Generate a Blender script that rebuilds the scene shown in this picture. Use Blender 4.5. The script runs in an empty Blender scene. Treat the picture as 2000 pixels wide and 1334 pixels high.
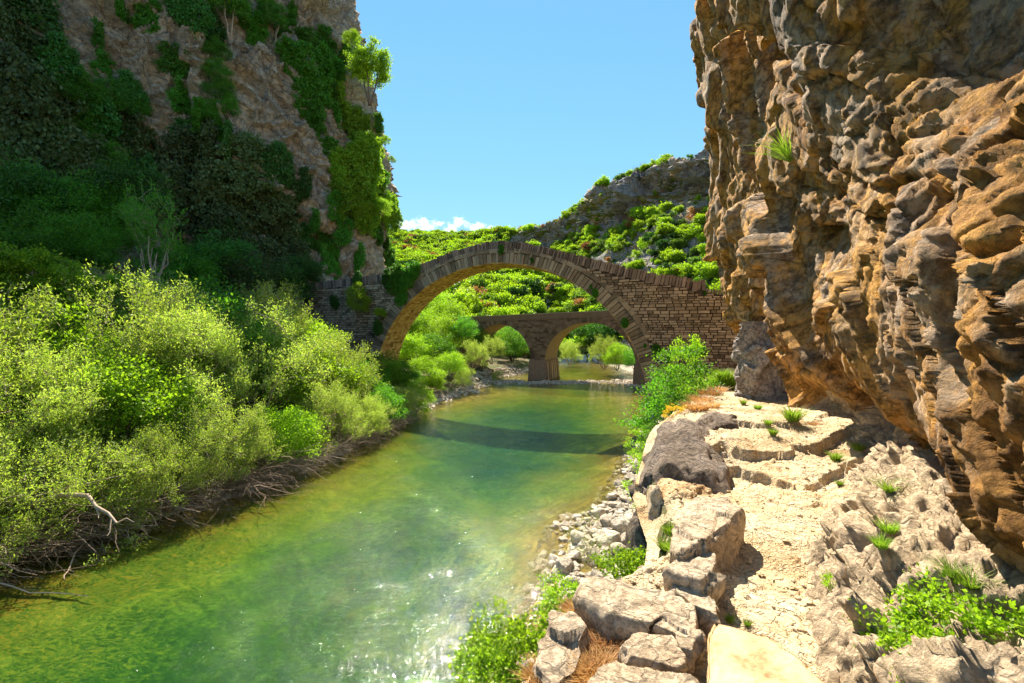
import bpy, math, random
import numpy as np
from mathutils import Vector, Matrix
from mathutils.bvhtree import BVHTree

# ------------------------------------------------------------------ camera, sky, sun, exposure
sc = bpy.context.scene
COL = sc.collection
CAM_Z, F, HY = 6.5, 900.0, 640.0          # metres above the river, focal length and horizon in photo pixels
cd = bpy.data.cameras.new('camera'); cam = bpy.data.objects.new('camera', cd); COL.objects.link(cam)
cam.location = (0, 0, CAM_Z); cam.rotation_euler = (math.radians(90), 0, 0)
cd.sensor_width = 36; cd.lens = 36*F/2000; cd.shift_y = -(667-HY)/2000; cd.clip_start = 0.05; cd.clip_end = 3000
sc.camera = cam
sc.view_settings.view_transform = 'Standard'; sc.view_settings.look = 'None'
sc.view_settings.gamma = 1; sc.view_settings.use_curve_mapping = False
sc.view_settings.exposure = 1.65
SUN_EL, SUN_AZ = math.radians(47), math.radians(-5)     # azimuth from +Y towards +X
w = bpy.data.worlds.new('World'); sc.world = w; w.use_nodes = True
nt = w.node_tree; N, L = nt.nodes, nt.links; N.clear()
out = N.new('ShaderNodeOutputWorld'); bg = N.new('ShaderNodeBackground'); sky = N.new('ShaderNodeTexSky')
sky.sky_type = 'NISHITA'; sky.sun_disc = False; sky.sun_elevation = SUN_EL; sky.sun_rotation = SUN_AZ
sky.altitude = 800; sky.air_density = 1.0; sky.dust_density = 0.0; sky.ozone_density = 2.5
bg.inputs['Strength'].default_value = 0.135
tc = N.new('ShaderNodeTexCoord'); sp = N.new('ShaderNodeSeparateXYZ'); L.new(tc.outputs['Generated'], sp.inputs[0])
def wm(op, a, b=None, clamp=False):
    n = N.new('ShaderNodeMath'); n.operation = op; n.use_clamp = clamp
    for i, v in enumerate((a, b)):
        if v is None: continue
        if isinstance(v, (int, float)): n.inputs[i].default_value = v
        else: L.new(v, n.inputs[i])
    return n.outputs[0]
yy = wm('MAXIMUM', sp.outputs[1], 0.05)
cu = wm('DIVIDE', sp.outputs[0], yy); cv = wm('DIVIDE', sp.outputs[2], yy)
nz = N.new('ShaderNodeTexNoise'); nz.inputs['Scale'].default_value = 85; nz.inputs['Detail'].default_value = 6; nz.inputs['Roughness'].default_value = 0.6
L.new(tc.outputs['Generated'], nz.inputs['Vector'])
tot = None
for (px, py, rx, ry) in ((798, 440, 36, 13), (828, 438, 28, 16), (882, 448, 16, 15), (899, 434, 18, 14), (929, 442, 22, 10), (962, 446, 15, 7), (938, 464, 44, 13), (860, 436, 10, 7)):
    a = wm('DIVIDE', wm('SUBTRACT', cu, (px-1000)/F), rx/F); b = wm('DIVIDE', wm('SUBTRACT', cv, (HY-py)/F), ry/F)
    d = wm('SUBTRACT', 1.25, wm('SQRT', wm('ADD', wm('MULTIPLY', a, a), wm('MULTIPLY', b, b))), True)
    tot = d if tot is None else wm('MAXIMUM', tot, d)
cl = wm('MULTIPLY', wm('SUBTRACT', wm('ADD', tot, wm('MULTIPLY', nz.outputs[0], 3.2)), 1.85), 1.0, True)
cl = wm('MULTIPLY', cl, wm('MULTIPLY', tot, 1.6, True)); cl = wm('MULTIPLY', cl, wm('GREATER_THAN', sp.outputs[1], 0.1))
hs = N.new('ShaderNodeHueSaturation'); hs.inputs['Hue'].default_value = 0.480; hs.inputs['Saturation'].default_value = 1.10; hs.inputs['Value'].default_value = 0.62
# soften the step from zenith to horizon
bwn = N.new('ShaderNodeRGBToBW'); L.new(sky.outputs[0], bwn.inputs[0]); fac = wm('DIVIDE', 1.45, wm('ADD', 1.0, wm('MULTIPLY', bwn.outputs[0], .3)))
vs_ = N.new('ShaderNodeVectorMath'); vs_.operation = 'SCALE'; L.new(sky.outputs[0], vs_.inputs[0]); L.new(fac, vs_.inputs['Scale']); L.new(vs_.outputs[0], hs.inputs['Color'])
mx = N.new('ShaderNodeMix'); mx.data_type = 'RGBA'; L.new(cl, mx.inputs[0]); L.new(hs.outputs[0], mx.inputs[6]); mx.inputs[7].default_value = (4.6, 4.65, 4.75, 1)
L.new(mx.outputs[2], bg.inputs['Color']); L.new(bg.outputs[0], out.inputs[0])
sl = bpy.data.lights.new('sun', 'SUN'); so = bpy.data.objects.new('sun', sl); COL.objects.link(so)
sl.energy = 4.6; sl.angle = math.radians(0.53); sl.color = (1, 0.905, 0.74)
sdir = Vector((math.sin(SUN_AZ)*math.cos(SUN_EL), math.cos(SUN_AZ)*math.cos(SUN_EL), math.sin(SUN_EL)))
so.rotation_euler = sdir.to_track_quat('Z', 'Y').to_euler(); so.location = (0, 0, 60)

# ------------------------------------------------------------------ helpers
rng = np.random.default_rng(7); R = random.Random(5)
def tag(o, label=None, cat=None, group=None, kind=None):
    if label: o['label'] = label
    if cat: o['category'] = cat
    if group: o['group'] = group
    if kind: o['kind'] = kind
    return o
def P(px, py, D): return np.array(((px-1000)*D/F, D, CAM_Z-(py-HY)*D/F))
def mesh(name, V, Fc, mats, smooth=False, rnd=None, mi=None):
    """V (n,3) array; Fc (m,k) int array or a list of such arrays."""
    me = bpy.data.meshes.new(name); V = np.asarray(V, np.float32)
    Fs = Fc if isinstance(Fc, list) else [np.asarray(Fc)]
    Fs = [f for f in Fs if len(f)]
    me.vertices.add(len(V)); me.vertices.foreach_set('co', V.ravel())
    nl = sum(f.size for f in Fs); npoly = sum(len(f) for f in Fs)
    me.loops.add(nl); me.polygons.add(npoly)
    me.loops.foreach_set('vertex_index', np.concatenate([f.ravel() for f in Fs]).astype(np.int32))
    ks = np.concatenate([np.full(len(f), f.shape[1]) for f in Fs]).astype(np.int32)
    me.polygons.foreach_set('loop_start', np.concatenate(([0], np.cumsum(ks)[:-1])).astype(np.int32))
    me.polygons.foreach_set('loop_total', ks)
    if mi is not None: me.polygons.foreach_set('material_index', np.asarray(mi, np.int32))
    me.update(calc_edges=True)
    me.polygons.foreach_set('use_smooth', np.full(npoly, bool(smooth)))
    if rnd is not None:
        a = me.attributes.new('rnd', 'FLOAT', 'POINT'); a.data.foreach_set('value', np.asarray(rnd, np.float32))
    for m in (mats if isinstance(mats, (list, tuple)) else [mats]): me.materials.append(m)
    return me
def obj(name, me, parent=None):
    o = bpy.data.objects.new(name, me); COL.objects.link(o)
    if parent: o.parent = parent
    return o
def empty(name, loc=(0, 0, 0), rz=0, s=1):
    o = bpy.data.objects.new(name, None); COL.objects.link(o); o.location = loc; o.rotation_euler = (0, 0, rz)
    o.scale = (s, s, s) if isinstance(s, (int, float)) else s; o.empty_display_size = .2
    return o
def copy_tree(o, parent=None):
    c = o.copy(); COL.objects.link(c)
    if parent: c.parent = parent
    for ch in kids.get(o.name, []): copy_tree(ch, c)
    return c
kids = {}
ORD = ['first', 'second', 'third', 'fourth', 'fifth', 'sixth', 'seventh', 'eighth', 'ninth', 'tenth', 'eleventh', 'twelfth', 'thirteenth', 'fourteenth',
       'fifteenth', 'sixteenth', 'seventeenth', 'eighteenth', 'nineteenth', 'twentieth', 'twenty-first', 'twenty-second', 'twenty-third', 'twenty-fourth',
       'twenty-fifth', 'twenty-sixth', 'twenty-seventh', 'twenty-eighth', 'twenty-ninth', 'thirtieth']

# noise (vectorised)
def hsh(ix, iy, iz, seed):
    h = (ix.astype(np.int64)*374761393 + iy.astype(np.int64)*668265263 + iz.astype(np.int64)*2147483647 + seed*974634777) & 0xffffffff
    h = ((h ^ (h >> 13))*1274126177) & 0xffffffff
    h = ((h ^ (h >> 16))*2246822519) & 0xffffffff
    return ((h ^ (h >> 15)) & 0xffffff)/float(0xffffff)
def vn(p, seed=0):
    i = np.floor(p).astype(np.int64); f = p-i; f = f*f*f*(f*(f*6-15)+10)
    x, y, z = i[:, 0], i[:, 1], i[:, 2]; r = 0
    for a in (0, 1):
        for b in (0, 1):
            for c in (0, 1):
                wt = (f[:, 0] if a else 1-f[:, 0])*(f[:, 1] if b else 1-f[:, 1])*(f[:, 2] if c else 1-f[:, 2])
                r = r+wt*hsh(x+a, y+b, z+c, seed)
    return r*2-1
def fbm(p, o=4, seed=0, g=.5):
    r = 0; a = 1; t = 0
    for k in range(o): r = r+a*vn(p*2.03**k+k*7.3, seed+k); t += a; a *= g
    return r/t
def ridge(p, o=4, seed=0):
    r = 0; a = 1; t = 0
    for k in range(o): r = r+a*(1-2*np.abs(vn(p*2.03**k+k*3.1, seed+k))); t += a; a *= .5
    return r/t
def facet(p, seed=0):
    """flat-faced blocks: nearest cell gives a tilted plane"""
    i = np.floor(p).astype(np.int64); best = np.full(len(p), 9.); val = np.zeros(len(p)); sec = np.full(len(p), 9.)
    for a in (-1, 0, 1):
        for b in (-1, 0, 1):
            for c in (-1, 0, 1):
                x, y, z = i[:, 0]+a, i[:, 1]+b, i[:, 2]+c
                dx = x+hsh(x, y, z, seed)-p[:, 0]; dy = y+hsh(x, y, z, seed+1)-p[:, 1]; dz = z+hsh(x, y, z, seed+2)-p[:, 2]
                d = dx*dx+dy*dy+dz*dz
                v = (hsh(x, y, z, seed+3)-.5)*1.0+(hsh(x, y, z, seed+4)-.5)*1.6*dx+(hsh(x, y, z, seed+5)-.5)*1.6*dy+(hsh(x, y, z, seed+6)-.5)*1.6*dz
                n = d < best; sec = np.where(n, best, np.minimum(sec, d)); val = np.where(n, v, val); best = np.where(n, d, best)
    return val, np.sqrt(sec)-np.sqrt(best)
def sm(x, a=0., b=1.):
    t = np.clip((x-a)/(b-a), 0, 1); return t*t*(3-2*t)
def gridF(nu, nv):
    i = np.arange((nu-1)*(nv-1)); u = i//(nv-1); v = i % (nv-1); a = u*nv+v
    return np.stack([a, a+nv, a+nv+1, a+1], 1)
def gnorm(V, nu, nv):
    G = V.reshape(nu, nv, 3); du = np.gradient(G, axis=0); dv = np.gradient(G, axis=1)
    n = np.cross(du, dv).reshape(-1, 3); return n/np.maximum(np.linalg.norm(n, axis=1, keepdims=True), 1e-9)
def loft(prof, us, vs):
    """prof: (ns, np, 3) control net; smooth (Catmull-Rom) interpolation at fractional indices us, vs"""
    def cr(A, t):
        n = A.shape[0]; i = np.clip(np.floor(t).astype(int), 0, n-2); f = (t-i).reshape(-1, *([1]*(A.ndim-1)))
        p0, p1, p2, p3 = A[np.maximum(i-1, 0)], A[i], A[i+1], A[np.minimum(i+2, n-1)]
        return .5*(2*p1+(p2-p0)*f+(2*p0-5*p1+4*p2-p3)*f*f+(3*p1-p0-3*p2+p3)*f**3)
    A = cr(prof, us); A = cr(np.swapaxes(A, 0, 1), vs)
    return np.swapaxes(A, 0, 1).reshape(-1, 3)

# ------------------------------------------------------------------ materials
class M:
    def __init__(s, name):
        s.m = bpy.data.materials.new(name); s.m.use_nodes = True; s.t = s.m.node_tree; s.t.nodes.clear(); s.N = s.t.nodes; s.L = s.t.links
        s.out = s.n('OutputMaterial'); s.tc = s.n('TexCoord'); s.geo = s.n('NewGeometry'); s.P = s.geo.outputs['Position']
    def n(s, ty, **kw):
        x = s.N.new('ShaderNode'+ty)
        for k, v in kw.items(): setattr(x, k, v)
        return x
    def set(s, sock, v):
        if hasattr(v, 'is_output'): s.L.new(v, sock)
        elif v is not None: sock.default_value = v if not isinstance(v, tuple) or len(v) != 3 or sock.type != 'RGBA' else (*v, 1)
    def math(s, op, a, b=None, clamp=False):
        x = s.n('Math', operation=op, use_clamp=clamp); s.set(x.inputs[0], a); s.set(x.inputs[1], b); return x.outputs[0]
    def scale(s, v, k):
        x = s.n('Mapping'); s.set(x.inputs[0], v); x.inputs['Scale'].default_value = k if isinstance(k, tuple) else (k, k, k); return x.outputs[0]
    def noise(s, sc_, det=5, rough=.55, vec=None, dist=0):
        x = s.n('TexNoise'); s.set(x.inputs['Vector'], s.P if vec is None else vec); x.inputs['Scale'].default_value = sc_
        x.inputs['Detail'].default_value = det; x.inputs['Roughness'].default_value = rough; x.inputs['Distortion'].default_value = dist; return x.outputs[0]
    def vor(s, sc_, feat='F1', vec=None, o='Distance'):
        x = s.n('TexVoronoi', feature=feat); s.set(x.inputs['Vector'], s.P if vec is None else vec); x.inputs['Scale'].default_value = sc_; return x.outputs[o]
    def ramp(s, f, stops, interp='LINEAR'):
        x = s.n('ValToRGB'); s.set(x.inputs[0], f); e = x.color_ramp; e.interpolation = interp
        while len(e.elements) < len(stops): e.elements.new(.5)
        for q, (p, c) in zip(e.elements, stops): q.position = p; q.color = (*c, 1) if isinstance(c, tuple) else (c, c, c, 1)
        return x.outputs[0]
    def mix(s, f, a, b, bl='MIX'):
        x = s.n('Mix', data_type='RGBA', blend_type=bl); s.set(x.inputs[0], f); s.set(x.inputs[6], a); s.set(x.inputs[7], b); return x.outputs[2]
    def bump(s, h, st, dist, nrm=None):
        x = s.n('Bump'); x.inputs['Strength'].default_value = st; x.inputs['Distance'].default_value = dist; s.set(x.inputs['Height'], h)
        if nrm is not None: s.L.new(nrm, x.inputs['Normal'])
        return x.outputs[0]
    def attr(s, name): return s.n('Attribute', attribute_name=name).outputs['Fac']
    def orand(s): return s.n('ObjectInfo').outputs['Random']
    def princ(s, col, rough=.85, nrm=None, spec=.3):
        x = s.n('BsdfPrincipled'); s.set(x.inputs['Base Color'], col); s.set(x.inputs['Roughness'], rough); x.inputs['Specular IOR Level'].default_value = spec
        if nrm is not None: s.L.new(nrm, x.inputs['Normal'])
        return x.outputs[0]
    def done(s, sh): s.L.new(sh, s.out.inputs[0]); return s.m
def hexc(r, g, b):
    f = lambda c: (c/255/12.92 if c <= 10 else ((c/255+.055)/1.055)**2.4); return (f(r), f(g), f(b))

def rock_mat(name, stops, sc_=1.0, bump=.06, grey=None, greyamt=.5, strat=False, stain=0., dark=.45):
    m = M(name)
    n1 = m.noise(.55*sc_, 8, .62, dist=.4); n2 = m.noise(3.1*sc_, 8, .68); n3 = m.noise(17*sc_, 5, .7)
    f = m.math('ADD', m.math('MULTIPLY', n1, .52), m.math('ADD', m.math('MULTIPLY', n2, .36), m.math('MULTIPLY', n3, .12)))
    c = m.ramp(f, stops)
    if grey:
        g = m.noise(1.3*sc_, 9, .72, vec=m.scale(m.P, (1.0, 1.0, .45)))
        c = m.mix(m.ramp(g, [(.5-.04, 0.), (.5+.1, greyamt)]), c, grey)
    dk = m.ramp(m.noise(6.5*sc_, 8, .78), [(.37, .16), (.51, 1.)]); c = m.mix(dark, c, dk, 'MULTIPLY'); c = m.mix(stain, c, m.ramp(m.noise(.9*sc_, 8, .7, dist=.8), [(.39, .25), (.48, 1.)]), 'MULTIPLY')
    cr = m.vor(1.9*sc_, 'DISTANCE_TO_EDGE', vec=m.scale(m.mixv(m.P, m.noise(2.2*sc_, 3), .35), (1, 1, .7)))
    c = m.mix(.6, c, m.ramp(cr, [(.0, .3), (.045, 1.)]), 'MULTIPLY')
    h = m.math('ADD', m.math('MULTIPLY', m.noise(4.2*sc_, 10, .7), 1.), m.math('MULTIPLY', m.ramp(cr, [(0, 0.), (.06, 1.)]), .25))
    if strat:
        wv = m.noise(1., 6, .6, vec=m.scale(m.P, (.35, .35, 2.6))); h = m.math('ADD', h, m.math('MULTIPLY', wv, 1.4))
        c = m.mix(.5, c, m.ramp(wv, [(.35, .55), (.55, 1.)]), 'MULTIPLY')
    h2 = m.math('ADD', m.math('MULTIPLY', m.noise(22*sc_, 6, .75), .4), m.math('MULTIPLY', m.ramp(m.noise(6.5*sc_, 8, .78), [(.37, 0.), (.51, 1.)]), .25))
    nb = m.bump(m.math('ADD', h, h2), 1., bump*2.2)
    return m.done(m.princ(c, .92, nb, .2))
def _mixv(s, a, b, k):
    x = s.n('VectorMath', operation='MULTIPLY_ADD'); cmb = s.n('CombineXYZ'); s.set(cmb.inputs[0], b); s.set(cmb.inputs[1], b); s.set(cmb.inputs[2], b)
    s.set(x.inputs[0], cmb.outputs[0]); x.inputs[1].default_value = (k, -k, k); s.set(x.inputs[2], a); return x.outputs[0]
M.mixv = _mixv
def leaf_mat(name, c1, c2, trans=.5, tcol=None, rough=.55):
    m = M(name); f = m.math('ADD', m.math('MULTIPLY', m.attr('rnd'), .7), m.math('MULTIPLY', m.orand(), .3))
    c = m.mix(f, c1, c2)
    hsv = m.n('HueSaturation'); m.set(hsv.inputs['Color'], c); m.set(hsv.inputs['Value'], m.math('ADD', .82, m.math('MULTIPLY', m.orand(), .36))); m.set(hsv.inputs['Hue'], m.math('ADD', .488, m.math('MULTIPLY', m.orand(), .022)))
    c = hsv.outputs[0]
    b = m.princ(c, rough, spec=.35); t = m.n('BsdfTranslucent')
    tc_ = m.mix(1., c, tcol or (1.0, 1.15, .35), 'MULTIPLY'); g = m.n('Gamma'); m.set(g.inputs[0], tc_); g.inputs[1].default_value = .86; m.set(t.inputs[0], g.outputs[0])
    x = m.n('MixShader'); x.inputs[0].default_value = trans; m.L.new(b, x.inputs[1]); m.L.new(t.outputs[0], x.inputs[2])
    return m.done(x.outputs[0])
MAT = {}
MAT['cliff_ochre'] = rock_mat('cliff_ochre', [(.30, (.035, .02, .010)), (.37, (.19, .090, .030)), (.44, (.50, .25, .075)), (.53, (.76, .40, .10)), (.62, (.52, .33, .16)), (.75, (.6, .46, .3))], 1.0, .055, grey=(.56, .47, .38), greyamt=.78, stain=.62, dark=.72)
MAT['cliff_pale'] = rock_mat('cliff_pale', [(.28, (.20, .12, .07)), (.34, (.60, .42, .26)), (.46, (.82, .63, .42)), (.62, (.84, .64, .40)), (.75, (.76, .66, .54))], 1.9, .04, grey=(.70, .55, .41), greyamt=.4, dark=.25)
MAT['cliff_shade'] = rock_mat('cliff_shade', [(.25, (.08, .06, .04)), (.35, (.42, .30, .19)), (.44, (.70, .53, .36)), (.56, (.82, .65, .46)), (.72, (.80, .72, .60))], .38, .22, grey=(.55, .50, .45), greyamt=.5, dark=.35, strat=True)
MAT['far_rock'] = rock_mat('far_rock', [(.28, (.10, .10, .11)), (.38, (.34, .33, .34)), (.52, (.50, .47, .45)), (.60, (.66, .46, .24)), (.72, (.62, .58, .54))], .16, .5, strat=True, dark=.2)
MAT['boulder'] = rock_mat('boulder', [(.32, (.05, .036, .028)), (.43, (.19, .14, .105)), (.56, (.34, .26, .195)), (.7, (.48, .37, .27))], 2.2, .03, grey=(.33, .27, .23), greyamt=.6)
MAT['slab'] = rock_mat('slab', [(.28, (.14, .09, .05)), (.39, (.46, .33, .21)), (.52, (.63, .49, .34)), (.66, (.72, .58, .42))], 2.6, .016, grey=(.60, .49, .37), greyamt=.4, dark=.25)
MAT['river_stone'] = rock_mat('river_stone', [(.30, (.16, .11, .07)), (.41, (.48, .40, .31)), (.6, (.68, .60, .50)), (.7, (.74, .68, .6))], 1.6, .02)

def path_material():
    m = M('path_rock'); n = m.noise(.9, 8, .6); n2 = m.noise(7, 7, .7)
    c = m.ramp(m.math('ADD', m.math('MULTIPLY', n, .6), m.math('MULTIPLY', n2, .4)), [(.36, (.34, .19, .08)), (.43, (.54, .37, .20)), (.50, (.64, .49, .30)), (.62, (.68, .56, .40))])
    e = m.vor(9, 'DISTANCE_TO_EDGE', vec=m.mixv(m.P, m.noise(3, 4), .5)); e2 = m.vor(30, 'DISTANCE_TO_EDGE', vec=m.mixv(m.P, m.noise(9, 4), .15))
    gm = m.ramp(m.noise(1.1, 5, .6), [(.44, 0.), (.56, 1.)])
    k = m.mix(gm, m.ramp(e, [(0, .5), (.03, 1.)]), m.ramp(e2, [(0, .35), (.10, 1.)]))
    c = m.mix(.38, c, k, 'MULTIPLY')
    c = m.mix(.5, c, m.ramp(m.noise(26, 5, .8), [(.36, .35), (.46, 1.)]), 'MULTIPLY')
    h = m.math('ADD', m.math('MULTIPLY', m.mix(gm, m.ramp(e, [(0, 0.), (.08, 1.)]), m.ramp(e2, [(0, 0.), (.25, 1.)])), .5), m.noise(14, 9, .72))
    return m.done(m.princ(c, .95, m.bump(h, 1., .025), .15))
MAT['path'] = path_material()
def flag_material():
    m = M('cream_flagstone'); n = m.noise(5, 8, .65); c = m.ramp(n, [(.36, (.36, .21, .095)), (.46, (.54, .37, .19)), (.6, (.60, .45, .26))])
    c = m.mix(.5, c, m.ramp(m.noise(2.2, 6, .7), [(.36, .55), (.46, 1.)]), 'MULTIPLY')
    return m.done(m.princ(c, .8, m.bump(m.noise(18, 8, .7), 1., .010), .3))
MAT['flag'] = flag_material()
def ground_material():
    m = M('ground_soil'); n = m.noise(.8, 8, .65); n2 = m.noise(9, 6, .7)
    dry = m.ramp(m.math('ADD', m.math('MULTIPLY', n, .5), m.math('MULTIPLY', n2, .5)), [(.34, (.05, .032, .018)), (.46, (.15, .105, .06)), (.56, (.25, .19, .12)), (.7, (.40, .34, .27))])
    gr = m.mix(m.ramp(m.noise(.35, 5, .6), [(.42, 0.), (.6, .8)]), dry, (.07, .11, .02))
    z = m.n('SeparateXYZ'); m.set(z.inputs[0], m.P)
    peb = m.vor(3.4, 'F1', vec=m.mixv(m.P, m.noise(2, 3), .3), o='Color'); pe = m.vor(3.4, 'DISTANCE_TO_EDGE', vec=m.mixv(m.P, m.noise(2, 3), .3))
    pc = m.ramp(m.math('ADD', m.math('MULTIPLY', peb, .5), m.math('MULTIPLY', n2, .5)), [(.2, (.26, .2, .14)), (.45, (.42, .36, .28)), (.8, (.56, .52, .45))])
    pc = m.mix(.8, pc, m.ramp(pe, [(0, .3), (.08, 1.)]), 'MULTIPLY')
    # river bed: ochre gravel and green weed, wavering ripple light painted in as streaks
    st = m.noise(.55, 8, .66, vec=m.scale(m.P, (1., .8, 1.)), dist=1.6); st2 = m.noise(2.6, 7, .7, dist=1.2)
    bed = m.ramp(m.math('ADD', m.math('MULTIPLY', st, .6), m.math('MULTIPLY', st2, .4)), [(.34, (.03, .03, .01)), (.43, (.12, .10, .025)), (.51, (.27, .21, .055)), (.58, (.42, .31, .09)), (.7, (.56, .44, .2))])
    weed = m.ramp(m.math('ADD', m.math('MULTIPLY', st, .55), m.math('MULTIPLY', st2, .45)), [(.34, (.01, .035, .01)), (.44, (.04, .095, .02)), (.52, (.12, .20, .035)), (.60, (.32, .37, .08))])
    dw = m.math('ADD', m.math('MULTIPLY', z.outputs[2], -1.), m.math('MULTIPLY', m.math('SUBTRACT', n, .5), .9))
    bed = m.mix(m.ramp(dw, [(.45, 0.), (1.0, .95)]), bed, weed)
    up = m.mix(m.ramp(z.outputs[2], [(.18, 1.), (.5, 0.)]), gr, pc)
    c = m.mix(m.ramp(z.outputs[2], [(.0, 0.), (.03, 1.)]), bed, up)
    h = m.math('ADD', m.noise(6, 9, .7), m.math('MULTIPLY', m.math('MULTIPLY', m.ramp(pe, [(0, 0.), (.12, 1.)]), .7), m.ramp(z.outputs[2], [(0, 0.), (.05, 1.)])))
    return m.done(m.princ(c, .95, m.bump(h, 1., .09), .15))
MAT['ground'] = ground_material()
def hill_material():
    m = M('hill_soil'); n = m.noise(.12, 8, .65)
    c = m.ramp(n, [(.36, (.05, .075, .015)), (.46, (.12, .16, .03)), (.56, (.22, .22, .06)), (.66, (.32, .27, .15))])
    return m.done(m.princ(c, .95, m.bump(m.noise(.9, 8, .7), 1., .6), .1))
MAT['hill'] = hill_material()
def water_material():
    m = M('river_water')
    v1 = m.mixv(m.P, m.noise(.35, 3), 1.6)
    w1 = m.noise(1.7, 5, .6, vec=m.scale(v1, (1.0, .75, 1))); w2 = m.noise(7.5, 4, .62, vec=m.scale(v1, (1., .7, 1)), dist=.5); w3 = m.noise(24, 3, .6)
    h = m.math('ADD', m.math('MULTIPLY', w1, .036), m.math('ADD', m.math('MULTIPLY', w2, .027), m.math('MULTIPLY', w3, .0066)))
    nb = m.bump(h, 1., 1.0)
    dep = m.attr('rnd')
    tint = m.ramp(dep, [(0, (.97, .95, .84)), (.35, (.84, .90, .62)), (.7, (.60, .78, .46)), (1., (.42, .68, .42))])
    tr = m.n('BsdfTransparent'); m.set(tr.inputs[0], tint)
    body = m.ramp(m.math('ADD', dep, m.math('ADD', m.math('MULTIPLY', m.math('SUBTRACT', m.noise(.5, 7, .65, vec=v1), .5), 1.0), m.math('MULTIPLY', m.math('SUBTRACT', m.noise(4.2, 7, .74, vec=m.scale(v1, (.75, 1.5, 1)), dist=2.6), .5), 2.8))), [(0, (.26, .17, .025)), (.25, (.22, .21, .022)), (.5, (.115, .19, .018)), (.8, (.035, .11, .014)), (1., (.010, .055, .014))])  # fine noise paints light ripple wisps into the body colour
    df = m.n('BsdfDiffuse'); m.set(df.inputs[0], body); m.set(df.inputs['Normal'], nb)
    A = m.n('MixShader'); m.set(A.inputs[0], m.ramp(dep, [(0, .10), (.3, .36), (1, .60)])); m.L.new(tr.outputs[0], A.inputs[1]); m.L.new(df.outputs[0], A.inputs[2])
    gl = m.n('BsdfGlossy'); gl.inputs['Roughness'].default_value = .038; m.set(gl.inputs['Normal'], nb)
    fr = m.n('Fresnel'); fr.inputs[0].default_value = 1.33; m.set(fr.inputs['Normal'], nb)
    X = m.n('MixShader'); m.L.new(fr.outputs[0], X.inputs[0]); m.L.new(A.outputs[0], X.inputs[1]); m.L.new(gl.outputs[0], X.inputs[2])
    return m.done(X.outputs[0])
MAT['water'] = water_material()
def masonry(name, lo, mid, hi, stain=None, lichen=.25):
    m = M(name); r = m.orand(); rr = m.attr('rnd'); q = m.math('FRACT', m.math('ADD', r, rr))
    n = m.noise(2.3, 7, .65); n2 = m.noise(19, 6, .72)
    f = m.math('ADD', m.math('MULTIPLY', q, .34), m.math('ADD', m.math('MULTIPLY', n, .40), m.math('MULTIPLY', n2, .26)))
    c = m.ramp(f, [(.26, lo), (.46, mid), (.68, hi)])
    c = m.mix(m.ramp(m.noise(.45, 6, .6), [(.45, 0.), (.62, lichen)]), c, (.26, .20, .10))
    if stain:
        z = m.n('SeparateXYZ'); m.set(z.inputs[0], m.P); x = m.math('ADD', z.outputs[0], m.math('MULTIPLY', m.math('SUBTRACT', n, .5), 2.2))
        k = m.math('MULTIPLY', m.ramp(m.math('MULTIPLY', x, .05), [(.75, 0.), (.785, .85)]), 1.); c = m.mix(k, c, stain)
    c = m.mix(.6, c, m.ramp(m.noise(33, 5, .8), [(.34, .3), (.48, 1.)]), 'MULTIPLY')
    return m.done(m.princ(c, .95, m.bump(m.math('ADD', n2, m.noise(60, 4, .7)), 1., .035), .15))
MAT['stone'] = masonry('bridge_stone', (.09, .065, .045), (.31, .24, .175), (.52, .42, .31), stain=(.42, .16, .04))
MAT['parapet'] = masonry('parapet_stone', (.06, .045, .04), (.19, .145, .12), (.36, .28, .235), lichen=.1)
MAT['ringstone'] = masonry('ring_stone', (.09, .07, .05), (.29, .225, .16), (.46, .37, .27))
MAT['soffit'] = masonry('soffit_bounce_stone', (.20, .10, .03), (.58, .35, .12), (.74, .50, .20), lichen=.05)  # golden tone paints in the warm light bounced off the water
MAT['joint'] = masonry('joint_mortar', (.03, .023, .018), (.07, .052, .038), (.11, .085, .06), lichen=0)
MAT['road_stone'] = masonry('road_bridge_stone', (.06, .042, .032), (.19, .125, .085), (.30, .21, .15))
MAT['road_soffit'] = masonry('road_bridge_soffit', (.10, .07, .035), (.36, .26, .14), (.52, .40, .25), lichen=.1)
def bark(name, a, b):
    m = M(name); return m.done(m.princ(m.mix(m.noise(6, 6, .7), a, b), .9, m.bump(m.noise(25, 5, .7), 1., .01), .2))
MAT['bark'] = bark('bark', (.09, .06, .04), (.28, .20, .14)); MAT['bark_pale'] = bark('bark_pale', (.26, .18, .13), (.58, .45, .34)); MAT['bark_dark'] = bark('bark_dark', (.03, .02, .015), (.09, .065, .05))
MAT['willow'] = leaf_mat('willow_leaf', (.18, .34, .03), (.56, .60, .15), .48)
MAT['lime'] = leaf_mat('lime_leaf', (.13, .28, .012), (.36, .52, .03), .5)
MAT['green'] = leaf_mat('green_leaf', (.05, .18, .012), (.15, .36, .03), .48)
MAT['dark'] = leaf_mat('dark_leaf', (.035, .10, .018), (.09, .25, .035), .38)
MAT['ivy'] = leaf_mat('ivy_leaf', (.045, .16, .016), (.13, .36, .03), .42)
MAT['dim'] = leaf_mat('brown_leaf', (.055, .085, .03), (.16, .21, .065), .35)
MAT['grass'] = leaf_mat('grass_blade', (.09, .21, .02), (.30, .42, .05), .45)
MAT['dry'] = leaf_mat('dry_grass', (.38, .19, .06), (.62, .38, .15), .4, tcol=(1, .9, .6))
MAT['yellow'] = leaf_mat('yellow_petal', (.75, .55, .02), (.85, .68, .04), .4, tcol=(1, .95, .4))
MAT['rust'] = leaf_mat('rust_leaf', (.22, .10, .04), (.42, .22, .08), .4, tcol=(1, .8, .5))
MAT['far'] = leaf_mat('far_leaf', (.13, .26, .012), (.42, .56, .03), .48)
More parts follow.
